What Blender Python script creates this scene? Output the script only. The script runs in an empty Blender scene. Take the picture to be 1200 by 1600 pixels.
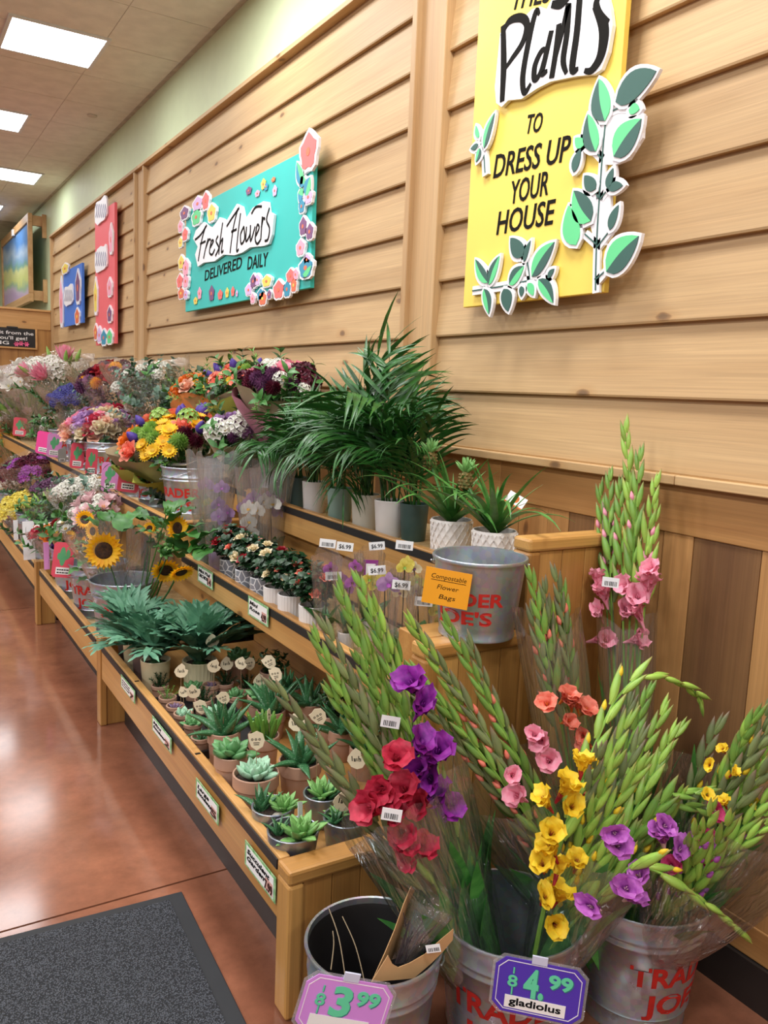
import bpy, math, random
from mathutils import Vector, Matrix
V = Vector
sc = bpy.context.scene
col = sc.collection
rnd = random.Random(7)
PI = math.pi
# ------------------------------------------------------------------ camera
FPX, YAW, PITCH, ROLL = 1281.52, 0.55389, 0.143438, 0.0420939
EYE = V((-1.83216, 0.0, 1.5))
FW = V((math.sin(YAW)*math.cos(PITCH), math.cos(YAW)*math.cos(PITCH), -math.sin(PITCH)))
_r = V((math.cos(YAW), -math.sin(YAW), 0)); _u = _r.cross(FW)
RT = _r*math.cos(ROLL) + _u*math.sin(ROLL)
UP = -_r*math.sin(ROLL) + _u*math.cos(ROLL)
cd = bpy.data.cameras.new('camera'); cam = bpy.data.objects.new('camera', cd); col.objects.link(cam)
cd.sensor_fit = 'HORIZONTAL'; cd.sensor_width = 36; cd.lens = FPX*36/1200; cd.clip_start = .05; cd.clip_end = 100
mw = Matrix((RT, UP, -FW)).transposed().to_4x4(); mw.translation = EYE; cam.matrix_world = mw
sc.camera = cam
# ------------------------------------------------------------------ view, world, lights
vs = sc.view_settings
vs.view_transform = 'Standard'; vs.look = 'None'; vs.gamma = 1; vs.use_curve_mapping = False
vs.exposure = -0.18
sc.cycles.max_bounces = 8; sc.cycles.transparent_max_bounces = 40; sc.cycles.diffuse_bounces = 4
sc.cycles.caustics_reflective = False; sc.cycles.caustics_refractive = False
sc.cycles.use_denoising = True
W_AMB = 0.38
world = bpy.data.worlds.new('world'); sc.world = world; world.use_nodes = True
bg = world.node_tree.nodes['Background']; bg.inputs[0].default_value = (.97, .98, 1.0, 1); bg.inputs[1].default_value = W_AMB
LAMP_W = 49.0
def area(name, x, y, z, w, h, power, colr=(.98, .99, 1.0)):
    l = bpy.data.lights.new(name, 'AREA'); l.shape = 'RECTANGLE'; l.size = w; l.size_y = h
    l.energy = power; l.color = colr
    o = bpy.data.objects.new(name, l); o.location = (x, y, z); col.objects.link(o)
CEIL = 3.66
for ix, lx in enumerate((-.78, -3.2, -5.6)):           # rows of ceiling troffers outside the picture
    for ly in (-2.0, 0.0, 2.0, 4.0, 6.0, 8.0, 10.0, 12.0):
        if ix == 0 and ly > 5: continue
        area('troffer_lamp', lx, ly, CEIL-.03, .58, .58, LAMP_W)
# ------------------------------------------------------------------ pixel helpers (1200x1600 frame, real planes in the place)
def ray(px, py): return RT*((px-600)/FPX) - UP*((py-800)/FPX) + FW
def atX(px, py, x): d = ray(px, py); return EYE + d*((x-EYE.x)/d.x)
def atY(px, py, y): d = ray(px, py); return EYE + d*((y-EYE.y)/d.y)
def atZ(px, py, z): d = ray(px, py); return EYE + d*((z-EYE.z)/d.z)
def atP(px, py, P, n): d = ray(px, py); return EYE + d*((P-EYE).dot(n)/d.dot(n))
# ------------------------------------------------------------------ materials
def lin(c):
    if isinstance(c, str): c = tuple(int(c[i:i+2], 16) for i in (0, 2, 4))
    return tuple((x/255/12.92 if x/255 <= .04045 else ((x/255+.055)/1.055)**2.4) for x in c)
MATS = {}
def nodes(name):
    m = bpy.data.materials.new(name); m.use_nodes = True; nt = m.node_tree
    return m, nt, nt.nodes['Principled BSDF']
def N(nt, t, **kw):
    n = nt.nodes.new(t)
    for k, v in kw.items():
        if k.startswith('i_'): n.inputs[k[2:].replace('_', ' ')].default_value = v
        else: setattr(n, k, v)
    return n
def mixc(nt, fac, a, b, blend='MIX'):
    n = nt.nodes.new('ShaderNodeMix'); n.data_type = 'RGBA'; n.blend_type = blend
    for s, v in ((0, fac), (6, a), (7, b)):
        if hasattr(v, 'links'): nt.links.new(v, n.inputs[s])
        elif s == 0: n.inputs[0].default_value = v
        else: n.inputs[s].default_value = (*v, 1) if len(v) == 3 else v
    return n.outputs[2]
def pm(name, c, rough=.6, metal=0, var=.12, vs_=9, c2=None, bump=0, bs=80, objv=.0, spec=.5, coat=0, tr=0):
    if name in MATS: return MATS[name]
    m, nt, b = nodes(name); L = nt.links.new
    a = lin(c); c2 = lin(c2) if c2 else tuple(x*(1-2*var) for x in a)
    tc = N(nt, 'ShaderNodeTexCoord')
    nz = N(nt, 'ShaderNodeTexNoise', i_Scale=vs_, i_Detail=3.0); L(tc.outputs['Object'], nz.inputs['Vector'])
    rp = N(nt, 'ShaderNodeValToRGB'); rp.color_ramp.elements[0].position = .35; rp.color_ramp.elements[1].position = .65
    rp.color_ramp.elements[0].color = (*c2, 1); rp.color_ramp.elements[1].color = (*a, 1)
    L(nz.outputs['Fac'], rp.inputs[0]); out = rp.outputs[0]
    if objv:
        oi = N(nt, 'ShaderNodeObjectInfo'); mr = N(nt, 'ShaderNodeMapRange', i_To_Min=1-objv, i_To_Max=1+objv)
        L(oi.outputs['Random'], mr.inputs['Value'])
        hs = N(nt, 'ShaderNodeHueSaturation'); L(mr.outputs[0], hs.inputs['Value']); L(out, hs.inputs['Color']); out = hs.outputs[0]
    L(out, b.inputs['Base Color'])
    b.inputs['Roughness'].default_value = rough; b.inputs['Metallic'].default_value = metal
    b.inputs['Specular IOR Level'].default_value = spec; b.inputs['Coat Weight'].default_value = coat
    if bump:
        n2 = N(nt, 'ShaderNodeTexNoise', i_Scale=bs, i_Detail=2.0); L(tc.outputs['Object'], n2.inputs['Vector'])
        bp = N(nt, 'ShaderNodeBump', i_Strength=bump, i_Distance=.004); L(n2.outputs['Fac'], bp.inputs['Height']); L(bp.outputs[0], b.inputs['Normal'])
    if tr:
        t = N(nt, 'ShaderNodeBsdfTranslucent'); L(out, t.inputs[0]); mx = N(nt, 'ShaderNodeMixShader'); mx.inputs[0].default_value = tr
        L(b.outputs[0], mx.inputs[1]); L(t.outputs[0], mx.inputs[2]); L(mx.outputs[0], nt.nodes['Material Output'].inputs[0])
    MATS[name] = m; return m
def wood(name, light, dark, axis, rough=.55, knots=True, objv=.10, gs=1.0, coat=0.0):
    m, nt, b = nodes(name); L = nt.links.new
    tc = N(nt, 'ShaderNodeTexCoord'); oi = N(nt, 'ShaderNodeObjectInfo')
    ml = N(nt, 'ShaderNodeMath', operation='MULTIPLY'); ml.inputs[1].default_value = 37.0; L(oi.outputs['Random'], ml.inputs[0])
    ad = N(nt, 'ShaderNodeVectorMath', operation='ADD'); L(tc.outputs['Object'], ad.inputs[0]); L(ml.outputs[0], ad.inputs[1])
    mp = N(nt, 'ShaderNodeMapping'); s = [7*gs]*3; s[axis] = .5*gs; mp.inputs['Scale'].default_value = s; L(ad.outputs[0], mp.inputs[0])
    n1 = N(nt, 'ShaderNodeTexNoise', i_Scale=1.1, i_Detail=4.0, i_Distortion=.5); L(mp.outputs[0], n1.inputs[0])
    mp2 = N(nt, 'ShaderNodeMapping'); s = [120*gs]*3; s[axis] = 1.6*gs; mp2.inputs['Scale'].default_value = s; L(ad.outputs[0], mp2.inputs[0])
    n2 = N(nt, 'ShaderNodeTexNoise', i_Scale=1.5, i_Detail=3.0, i_Distortion=.6); L(mp2.outputs[0], n2.inputs[0])
    rp = N(nt, 'ShaderNodeValToRGB'); e = rp.color_ramp.elements; e[0].position = .3; e[1].position = .62
    e[0].color = (*lin(dark), 1); e[1].color = (*lin(light), 1); L(n1.outputs['Fac'], rp.inputs[0])
    r2 = N(nt, 'ShaderNodeMapRange', i_From_Min=.35, i_From_Max=.7, i_To_Min=.88, i_To_Max=1.05); L(n2.outputs['Fac'], r2.inputs['Value'])
    hs = N(nt, 'ShaderNodeHueSaturation'); L(rp.outputs[0], hs.inputs['Color'])
    m2 = N(nt, 'ShaderNodeMapRange', i_To_Min=1-objv, i_To_Max=1+objv); L(oi.outputs['Random'], m2.inputs['Value'])
    mm = N(nt, 'ShaderNodeMath', operation='MULTIPLY'); L(r2.outputs[0], mm.inputs[0]); L(m2.outputs[0], mm.inputs[1]); L(mm.outputs[0], hs.inputs['Value'])
    out = hs.outputs[0]
    if knots:
        sx = N(nt, 'ShaderNodeSeparateXYZ'); L(ad.outputs[0], sx.inputs[0]); oth = [k for k in range(3) if k != axis]
        sm = N(nt, 'ShaderNodeMath', operation='ADD'); L(sx.outputs[oth[0]], sm.inputs[0]); L(sx.outputs[oth[1]], sm.inputs[1])
        s1_ = N(nt, 'ShaderNodeMath', operation='MULTIPLY'); s1_.inputs[1].default_value = 2.1; L(sx.outputs[axis], s1_.inputs[0])
        s2_ = N(nt, 'ShaderNodeMath', operation='MULTIPLY'); s2_.inputs[1].default_value = 4.4; L(sm.outputs[0], s2_.inputs[0])
        cx = N(nt, 'ShaderNodeCombineXYZ'); L(s1_.outputs[0], cx.inputs[0]); L(s2_.outputs[0], cx.inputs[1])
        nd = N(nt, 'ShaderNodeTexNoise', i_Scale=6.0); L(cx.outputs[0], nd.inputs[0])
        mv = mixc(nt, .035, cx.outputs[0], nd.outputs['Color'], 'LINEAR_LIGHT')
        vo = N(nt, 'ShaderNodeTexVoronoi', i_Scale=1.0, voronoi_dimensions='2D'); L(mv, vo.inputs['Vector'])
        rk = N(nt, 'ShaderNodeValToRGB'); k = rk.color_ramp.elements
        k[0].position = .025; k[0].color = (.16, .09, .06, 1); k[1].position = .15; k[1].color = (1, 1, 1, 1)
        kk = k.new(.05); kk.color = (.45, .32, .22, 1); kk = k.new(.065); kk.color = (.9, .82, .72, 1)
        L(vo.outputs['Distance'], rk.inputs[0])
        gt = N(nt, 'ShaderNodeMath', operation='GREATER_THAN'); gt.inputs[1].default_value = .62; sc3 = N(nt, 'ShaderNodeSeparateXYZ'); L(vo.outputs['Color'], sc3.inputs[0]); L(sc3.outputs[0], gt.inputs[0])
        kf = N(nt, 'ShaderNodeMath', operation='MULTIPLY'); kf.inputs[1].default_value = .75; L(gt.outputs[0], kf.inputs[0]); out = mixc(nt, kf.outputs[0], out, rk.outputs[0], 'MULTIPLY')
    L(out, b.inputs['Base Color']); b.inputs['Roughness'].default_value = rough; b.inputs['Coat Weight'].default_value = coat; b.inputs['Coat Roughness'].default_value = .25
    bp = N(nt, 'ShaderNodeBump', i_Strength=.12, i_Distance=.002); L(n2.outputs['Fac'], bp.inputs['Height']); L(bp.outputs[0], b.inputs['Normal'])
    MATS[name] = m; return m
def film(name, base=.05, edge=.5, tint=(1, 1, 1), rough=.08, haze=.03):
    m, nt, b = nodes(name); L = nt.links.new; nt.nodes.remove(b)
    t = N(nt, 'ShaderNodeBsdfTransparent'); t.inputs[0].default_value = (*tint, 1)
    g = N(nt, 'ShaderNodeBsdfGlossy'); g.inputs['Roughness'].default_value = rough
    d = N(nt, 'ShaderNodeBsdfDiffuse'); d.inputs[0].default_value = (.9, .92, .95, 1)
    tc = N(nt, 'ShaderNodeTexCoord'); nz = N(nt, 'ShaderNodeTexNoise', i_Scale=16.0, i_Detail=3.0, i_Distortion=1.5); mpf = N(nt, 'ShaderNodeMapping'); mpf.inputs['Scale'].default_value = (2.2, 2.2, .22); L(tc.outputs['Object'], mpf.inputs[0]); L(mpf.outputs[0], nz.inputs[0])
    bp = N(nt, 'ShaderNodeBump', i_Strength=.8, i_Distance=.02); L(nz.outputs['Fac'], bp.inputs['Height']); L(bp.outputs[0], g.inputs['Normal'])
    fr = N(nt, 'ShaderNodeLayerWeight', i_Blend=.35); L(bp.outputs[0], fr.inputs['Normal'])
    mr = N(nt, 'ShaderNodeMapRange', i_To_Min=base, i_To_Max=edge); L(fr.outputs['Facing'], mr.inputs['Value'])
    m1 = N(nt, 'ShaderNodeMixShader'); m1.inputs[0].default_value = haze; L(t.outputs[0], m1.inputs[1]); L(d.outputs[0], m1.inputs[2])
    m2 = N(nt, 'ShaderNodeMixShader'); L(mr.outputs[0], m2.inputs[0]); L(m1.outputs[0], m2.inputs[1]); L(g.outputs[0], m2.inputs[2])
    L(m2.outputs[0], nt.nodes['Material Output'].inputs[0]); MATS[name] = m; return m
# ------------------------------------------------------------------ mesh building
class G:
    def __init__(s): s.v = []; s.f = []; s.m = []; s.c = 0
    def add(s, vs, fs, M=None):
        o = len(s.v)
        s.v += [tuple(M @ V(p)) for p in vs] if M is not None else [tuple(p) for p in vs]
        s.f += [tuple(i+o for i in f) for f in fs]; s.m += [s.c]*len(fs)
        return s
    def box(s, a, b, M=None):
        x0, y0, z0 = a; x1, y1, z1 = b
        return s.add([(x0,y0,z0),(x1,y0,z0),(x1,y1,z0),(x0,y1,z0),(x0,y0,z1),(x1,y0,z1),(x1,y1,z1),(x0,y1,z1)],
                     [(0,3,2,1),(4,5,6,7),(0,1,5,4),(1,2,6,5),(2,3,7,6),(3,0,4,7)], M)
    def lathe(s, prof, n=24, M=None, jit=None, close=False):
        vs = []; fs = []
        for k, (r, z) in enumerate(prof):
            for i in range(n):
                a = 2*PI*i/n; q = r*(1 + (jit(k, i) if jit else 0)); vs.append((q*math.cos(a), q*math.sin(a), z))
        for k in range(len(prof)-1):
            for i in range(n):
                j = (i+1) % n; fs.append((k*n+i, k*n+j, (k+1)*n+j, (k+1)*n+i))
        if close: fs.append(tuple(range(n-1, -1, -1)))
        return s.add(vs, fs, M)
    def tube(s, pts, rad, n=6, cap=True):
        pts = [V(p) for p in pts]; vs = []; fs = []; L = len(pts)
        if not hasattr(rad, '__len__'): rad = [rad]*L
        t0 = (pts[1]-pts[0]).normalized(); ref = V((0,0,1)) if abs(t0.z) < .9 else V((1,0,0))
        sd = t0.cross(ref).normalized()
        for k, p in enumerate(pts):
            t = (pts[min(k+1, L-1)] - pts[max(k-1, 0)]).normalized()
            sd = (sd - t*sd.dot(t)).normalized(); nn = t.cross(sd)
            for i in range(n):
                a = 2*PI*i/n; vs.append(p + (sd*math.cos(a) + nn*math.sin(a))*rad[k])
        for k in range(L-1):
            for i in range(n):
                j = (i+1) % n; fs.append((k*n+i, k*n+j, (k+1)*n+j, (k+1)*n+i))
        if cap: fs += [tuple(range(n-1, -1, -1)), tuple(range((L-1)*n, L*n))]
        return s.add(vs, fs)
    def prism(s, poly, z0, z1, M=None):
        n = len(poly); vs = [(x, y, z0) for x, y in poly] + [(x, y, z1) for x, y in poly]
        a = sum(poly[i][0]*poly[(i+1) % n][1] - poly[(i+1) % n][0]*poly[i][1] for i in range(n))
        fs = [tuple(range(n-1, -1, -1)), tuple(range(n, 2*n))] + [(i, (i+1) % n, n+(i+1) % n, n+i) for i in range(n)]
        if a < 0: fs = [tuple(reversed(f)) for f in fs]
        return s.add(vs, fs, M)
    def blade(s, L, wf, bend=0, fold=.2, n=6, M=None, thick=0, p=1.0, wave=0, a0=0, tw=0):
        """leaf growing up +Z, bending over towards +X, face up the -X side"""
        x = z = 0.0; vs = []; fs = []; ds = L/n; cols = 6 if thick else 3
        for k in range(n+1):
            t = k/n; a = a0 + bend*t**p; w = max(wf(t), .0004*L); wv = wave*math.sin(t*17+L*90)*w
            nx, nz = -math.cos(a), math.sin(a); c, q = math.cos(tw*t), math.sin(tw*t)
            if thick:
                h = thick*w/max(wf(.4), 1e-6)
                ring = [(-w, fold*w), (-.5*w, fold*w*.4+h*.45), (.5*w, fold*w*.4+h*.45), (w, fold*w), (.55*w, -h*.8), (-.55*w, -h*.8)]
            else: ring = [(-w, fold*w+wv), (0, 0), (w, fold*w-wv)]
            for y, u in ring:
                y, u = y*c-u*q, y*q+u*c
                vs.append((x+nx*u, y, z+nz*u))
            x += math.sin(a)*ds; z += math.cos(a)*ds
        for k in range(n):
            for i in range(cols if thick else 2):
                j = (i+1) % cols; fs.append((k*cols+i, k*cols+j, (k+1)*cols+j, (k+1)*cols+i))
        return s.add(vs, fs, M)
    def mesh(s, name, *mats, smooth=True, sharp=50):
        me = bpy.data.meshes.new(name); me.from_pydata(s.v, [], s.f); 
        for m in mats: me.materials.append(m)
        if len(mats) > 1: me.polygons.foreach_set('material_index', s.m)
        if smooth:
            me.shade_smooth()
            if sharp: me.set_sharp_from_angle(angle=math.radians(sharp))
        me.update(); return me
def Rx(a): return Matrix.Rotation(a, 4, 'X')
def Ry(a): return Matrix.Rotation(a, 4, 'Y')
def Rz(a): return Matrix.Rotation(a, 4, 'Z')
def T(*p): return Matrix.Translation(V(p[0]) if len(p) == 1 else V(p))
def S(x, y=None, z=None): return Matrix.Diagonal((x, x if y is None else y, x if z is None else z, 1))
def toward(d, roll=0): return V(d).to_track_quat('Z', 'Y').to_matrix().to_4x4() @ Rz(roll)
def obj(name, me, parent=None, M=None, bevel=0, label=None):
    o = bpy.data.objects.new(name, me); col.objects.link(o)
    if parent is not None: o.parent = parent
    if M is not None: o.matrix_basis = M
    if bevel:
        b = o.modifiers.new('bevel', 'BEVEL'); b.width = bevel; b.segments = 2; b.limit_method = 'ANGLE'
    if label: o['label'] = label
    return o
def tag(o, label, cat, group=None):
    o['label'] = label; o['category'] = cat
    if group: o['group'] = group
    return o
def root(name, label, cat, loc=(0, 0, 0), group=None, M=None):
    o = bpy.data.objects.new(name, None); col.objects.link(o); o.empty_display_size = .05
    o.location = loc
    if M is not None: o.matrix_basis = M
    return tag(o, label, cat, group)
def struct(name, me=None, M=None):
    o = obj(name, me, None, M); o['kind'] = 'structure'; return o
def boxm(name, a, b, m): return G().box(a, b).mesh(name, m, smooth=False)
def cbox(name, a, b, m, parent, bevel=.003):
    """a board: mesh centred on its own origin so that its grain runs along it"""
    a, b = V(a), V(b); c = (a+b)/2
    return obj(name, boxm(name, a-c, b-c, m), parent, T(c), bevel)
def text(body, m, size=1, ext=.001, bold=0.0, shear=0, spacing=1.0, align='LEFT'):
    cu = bpy.data.curves.new('lettering', 'FONT'); cu.body = body; cu.size = size; cu.extrude = ext; cu.offset = bold; cu.shear = shear
    cu.space_character = spacing; cu.align_x = align; cu.resolution_u = 3; cu.materials.append(m)
    o = bpy.data.objects.new('lettering', cu); me = bpy.data.meshes.new_from_object(o)
    bpy.data.objects.remove(o); bpy.data.curves.remove(cu); me.name = 'lettering'; return me
def fit_text(body, m, parent, F, u0, v0, u1, v1, h, ext=.0008, bold=0, shear=0, z=.0012, name='lettering', spacing=1.0):
    """text whose baseline runs (u0,v0)-(u1,v1) in the plane frame F, cap height h"""
    me = text(body, m, 1, 1, bold, shear, spacing)
    xs = [v.co.x for v in me.vertices]; ys = [v.co.y for v in me.vertices]
    if not xs: return
    x0, w = min(xs), max(xs)-min(xs); L = math.hypot(u1-u0, v1-v0); a = math.atan2(v1-v0, u1-u0)
    hh = .73
    for v in me.vertices: v.co = ((v.co.x-x0)*L/w, v.co.y*h/hh, v.co.z*ext)
    return obj(name, me, parent, F @ T(u0, v0, z) @ Rz(a))
def smooth_line(pts, n=6):
    P = [pts[0]] + list(pts) + [pts[-1]]; out = []
    for i in range(1, len(P)-2):
        p0, p1, p2, p3 = P[i-1], P[i], P[i+1], P[i+2]
        for k in range(n):
            t = k/n
            out.append(tuple(.5*((2*b)+(c-a)*t+(2*a-5*b+4*c-d)*t*t+(3*b-a-3*c+d)*t**3) for a, b, c, d in zip(p0, p1, p2, p3)))
    out.append(tuple(P[-2])); return out
def stroke(g, pts, w, z0, z1, M=None, n=6):
    """pen stroke: pts are (u,v[,width factor])"""
    pts = [(p[0], p[1], p[2] if len(p) > 2 else 1) for p in pts]; q = smooth_line(pts, n); Lp = []; Rp = []
    for i in range(len(q)):
        a = q[max(i-1, 0)]; b = q[min(i+1, len(q)-1)]; dx, dy = b[0]-a[0], b[1]-a[1]; l = math.hypot(dx, dy) or 1
        h = w*q[i][2]/2; Lp.append((q[i][0]-dy/l*h, q[i][1]+dx/l*h)); Rp.append((q[i][0]+dy/l*h, q[i][1]-dx/l*h))
    for i in range(len(q)-1):
        g.prism([Lp[i], Rp[i], Rp[i+1], Lp[i+1]], z0, z1, M)
def wallF(x): # plane frame on the right-hand wall: u -> -Y, v -> Z, out -> -X
    return Matrix(((0, 0, -1, x), (-1, 0, 0, 0), (0, 1, 0, 0), (0, 0, 0, 1)))
# ------------------------------------------------------------------ palette
PLANK = wood('siding_wood', 'c6a577', 'b39063', 1, .6, True, .06)
POSTW = wood('post_wood', 'c4a173', 'b08b5f', 2, .6, True, .05)
WAIN = wood('wainscot_wood', 'b98a55', '9a6d3f', 2, .5, True, .10)
WAIND = wood('wainscot_dark_wood', '86613c', '64432a', 2, .5, False, .08)
WAINH = wood('wainscot_rail_wood', 'b5864f', '98693a', 1, .5, True, .06)
ST_Y = wood('stand_wood_long', 'd0a05f', 'b27d40', 1, .42, True, .07, 1, .15)
ST_X = wood('stand_wood_cross', 'c79652', 'a97438', 0, .42, True, .06, 1, .15)
ST_Z = wood('stand_wood_upright', 'c29150', '9c6a33', 2, .42, True, .10, 1, .15)
PLY = pm('shelf_board', 'c9b083', .6, var=.18, vs_=40, c2='a88d60')
GREENW = pm('green_wall_paint', 'ccd8b0', .6, var=.02)
CEILM = pm('ceiling_tile', 'ece9e4', .9, var=.05, bump=.25, bs=220)
TBAR = pm('ceiling_grid', 'c4bdb4', .7)
BLACK = pm('black_plastic', '1c1a1b', .5, var=.05)
KICK = pm('black_vinyl_base', '2a2523', .45, var=.1)
DARK = pm('dark_ink', '121214', .8, var=0, spec=.1)
WHITE = pm('white_board', 'f2f0ee', .5, var=.02)
# floor: polished stained concrete
m, nt, b = nodes('stained_concrete'); L = nt.links.new
tc = N(nt, 'ShaderNodeTexCoord')
n1 = N(nt, 'ShaderNodeTexNoise', i_Scale=1.1, i_Detail=8.0, i_Roughness=.65, i_Distortion=.6); L(tc.outputs['Object'], n1.inputs[0])
n2 = N(nt, 'ShaderNodeTexNoise', i_Scale=11.0, i_Detail=10.0, i_Roughness=.72); L(tc.outputs['Object'], n2.inputs[0])
rp = N(nt, 'ShaderNodeValToRGB'); e = rp.color_ramp.elements
e[0].position = .3; e[0].color = (*lin('6d4433'), 1); e[1].position = .7; e[1].color = (*lin('946048'), 1); L(n1.outputs['Fac'], rp.inputs[0])
r2 = N(nt, 'ShaderNodeMapRange', i_From_Min=.3, i_From_Max=.7, i_To_Min=.82, i_To_Max=1.22); L(n2.outputs['Fac'], r2.inputs['Value'])
hs = N(nt, 'ShaderNodeHueSaturation'); L(rp.outputs[0], hs.inputs['Color']); L(r2.outputs[0], hs.inputs['Value']); L(hs.outputs[0], b.inputs['Base Color'])
r3 = N(nt, 'ShaderNodeMapRange', i_To_Min=.07, i_To_Max=.20); L(n1.outputs['Fac'], r3.inputs['Value']); L(r3.outputs[0], b.inputs['Roughness'])
b.inputs['Specular IOR Level'].default_value = .6
FLOORM = m
# ------------------------------------------------------------------ floor: slabs with a sawn joint
fl = struct('floor', boxm('floor', (-9, -5, -.08), (.2, 17, -.02), pm('joint_filler', '3a241a', .8)))
JY = [-5, -1.2, 2.268, 5.7, 9.2, 12.7, 17]; JX = [-9, -5.6, -2.4, .2]
for i in range(len(JY)-1):
    for j in range(len(JX)-1):
        g = .004
        obj('slab', G().box((JX[j]+g, JY[i]+g, -.02), (JX[j+1]-g, JY[i+1]-g, 0)).mesh('slab', FLOORM, smooth=False), fl)
# ------------------------------------------------------------------ right wall: green paint, lap siding, wainscot
wl = struct('wall_right', boxm('wall_right', (.03, -5, 0), (.2, 17, 3.75), GREENW))
s_, z0_ = .2044, 2.949
zs = [z0_ - k*s_ for k in range(8)] + [1.315]
def plank_mesh(L_, h):
    sec = [(.03, 0), (-.004, 0), (-.006, .006), (.016, h+.012), (.03, h+.012)]
    vs = [(x, y, z) for y in (-L_/2, L_/2) for x, z in sec]; n = 5
    return G().add(vs, [(0,1,2,3,4), (9,8,7,6,5)] + [(i, i+5, (i+1) % 5+5, (i+1) % 5) for i in range(5)]).mesh('plank', PLANK, smooth=False)
for (y0, y1) in ((-1.4, 2.632), (2.862, 6.637), (6.932, 10.66)):
    for k, z in enumerate(zs):
        h = s_ if k < 8 else 1.518-1.315
        obj('plank', plank_mesh(y1-y0, h), wl, T(0, (y0+y1)/2, z))
for (y0, y1) in ((2.632, 2.862), (6.637, 6.932)):
    cbox('post_board', (-.004, y0+.03, 1.315), (.03, y1-.03, 3.16), POSTW, wl)
    cbox('batten', (-.028, y0, 1.315), (.03, y0+.034, 3.16), POSTW, wl)
    cbox('batten', (-.028, y1-.034, 1.315), (.03, y1, 3.16), POSTW, wl)
cbox('batten', (-.028, 10.66, 1.315), (.03, 10.70, 3.16), POSTW, wl)
tr = struct('trim_1'); 
for y0, y1 in ((-1.4, 2.75), (2.752, 6.78), (6.782, 10.70)):
    cbox('cap_board', (-.034, y0, 3.155), (.03, y1, 3.18), WAINH if 0 else PLANK, tr)
for y0, y1 in ((-1.4, 1.45), (1.452, 5.2), (5.202, 10.7)):
    cbox('ledge_board', (-.030, y0, 1.290), (.03, y1, 1.316), PLANK, tr)
for y0, y1 in ((-1.4, 2.2), (2.202, 6.4), (6.402, 10.7)):
    cbox('rail_board', (-.002, y0, 1.157), (.03, y1, 1.290), WAINH, wl)
    cbox('bottom_rail', (-.002, y0, .122), (.03, y1, .208), WAINH, wl)
ys = [-1.4, -1.2, -1.02, -.86, -.68, -.5, -.3, -.14, .05, .2, .38, .55, .7, .86, 1.03, 1.197, 1.396, 1.495, 1.61, 1.755, 1.862, 1.958, 2.1]
while ys[-1] < 10.6: ys.append(ys[-1] + rnd.choice((.1, .13, .16, .2)))
for i in range(len(ys)-1):
    y0, y1 = ys[i], ys[i+1]
    m_ = WAIND if abs(y0-1.197) < .01 or abs(y0-1.755) < .01 or (i > 24 and rnd.random() < .12) else WAIN
    cbox('plank', (.002 + (.0015 if i % 2 else 0), y0+.0012, .208), (.03, y1-.0012, 1.157), m_, wl, .0015)
bb = struct('baseboard_right', boxm('baseboard_right', (-.012, -1.4, 0), (.03, 10.7, .12), KICK))
# ------------------------------------------------------------------ ceiling with lay-in tiles, grid and troffers
ce = struct('ceiling', boxm('ceiling', (-9, -5, CEIL+.012), (.2, 17, CEIL+.05), TBAR))
TS = .648; ty0 = 5.19 - TS*12
tile = G().box((.0015, .003, 0), (2*TS-.0015, TS-.003, .012)).mesh('tile', CEILM, smooth=False)
xoff = -.5
for j in range(24):
    y = ty0 + j*TS
    for i in range(4):
        obj('tile', tile, ce, T(xoff - 2*TS*(i+1), y, CEIL))
    obj('tile', G().box((.0015, .003, 0), (-xoff+.024, TS-.003, .012)).mesh('tile', CEILM, smooth=False) if j == 0 else edge_tile, ce, T(xoff, y, CEIL))
    if j == 0: edge_tile = ce.children[-1].data
wall_angle = cbox('wall_angle', (.0, -5, CEIL-.004), (.03, 17, CEIL+.004), TBAR, ce, 0)
m, nt, b = nodes('troffer_diffuser'); b.inputs['Base Color'].default_value = (.9, .92, .95, 1)
b.inputs['Emission Color'].default_value = (.93, .97, 1.0, 1); b.inputs['Emission Strength'].default_value = 16.0; GLOW = m
FR = pm('white_enamel', 'dfe3e6', .4, var=.02)
frame_me = G().box((-.3, -.3, -.012), (.3, -.276, .008)).box((-.3, .276, -.012), (.3, .3, .008)).box((-.3, -.276, -.012), (-.276, .276, .008)).box((.276, -.276, -.012), (.3, .276, .008)).mesh('frame', FR, smooth=False)
diff_me = G().lathe([(.39, -.004), (.2, -.018), (.001, -.022)], 4, Rz(PI/4)).mesh('diffuser', GLOW)
for (x, y, lb) in ((-.775, 6.03, 'largest square ceiling light, overhead closest to the camera'), (-.96, 7.99, 'second square ceiling light, cut by the picture edge'),
                   (-.53, 10.03, 'third square ceiling light along the row of troffers'), (-.66, 12.1, 'smallest and farthest ceiling light just above the landscape painting')):
    t = root('ceiling_light', lb, 'ceiling light', (x, y, CEIL), 'square ceiling lights')
    obj('frame', frame_me, t); obj('diffuser', diff_me, t)
sp = root('sprinkler_plate', 'small round sprinkler plate flush in the ceiling tile', 'sprinkler', atZ(144, 180, CEIL))
obj('plate', G().lathe([(.04, -.001), (.038, -.01), (.02, -.014), (.001, -.014)], 20).mesh('plate', pm('sprinkler_white', 'cfc8be', .5)), sp)
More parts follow.
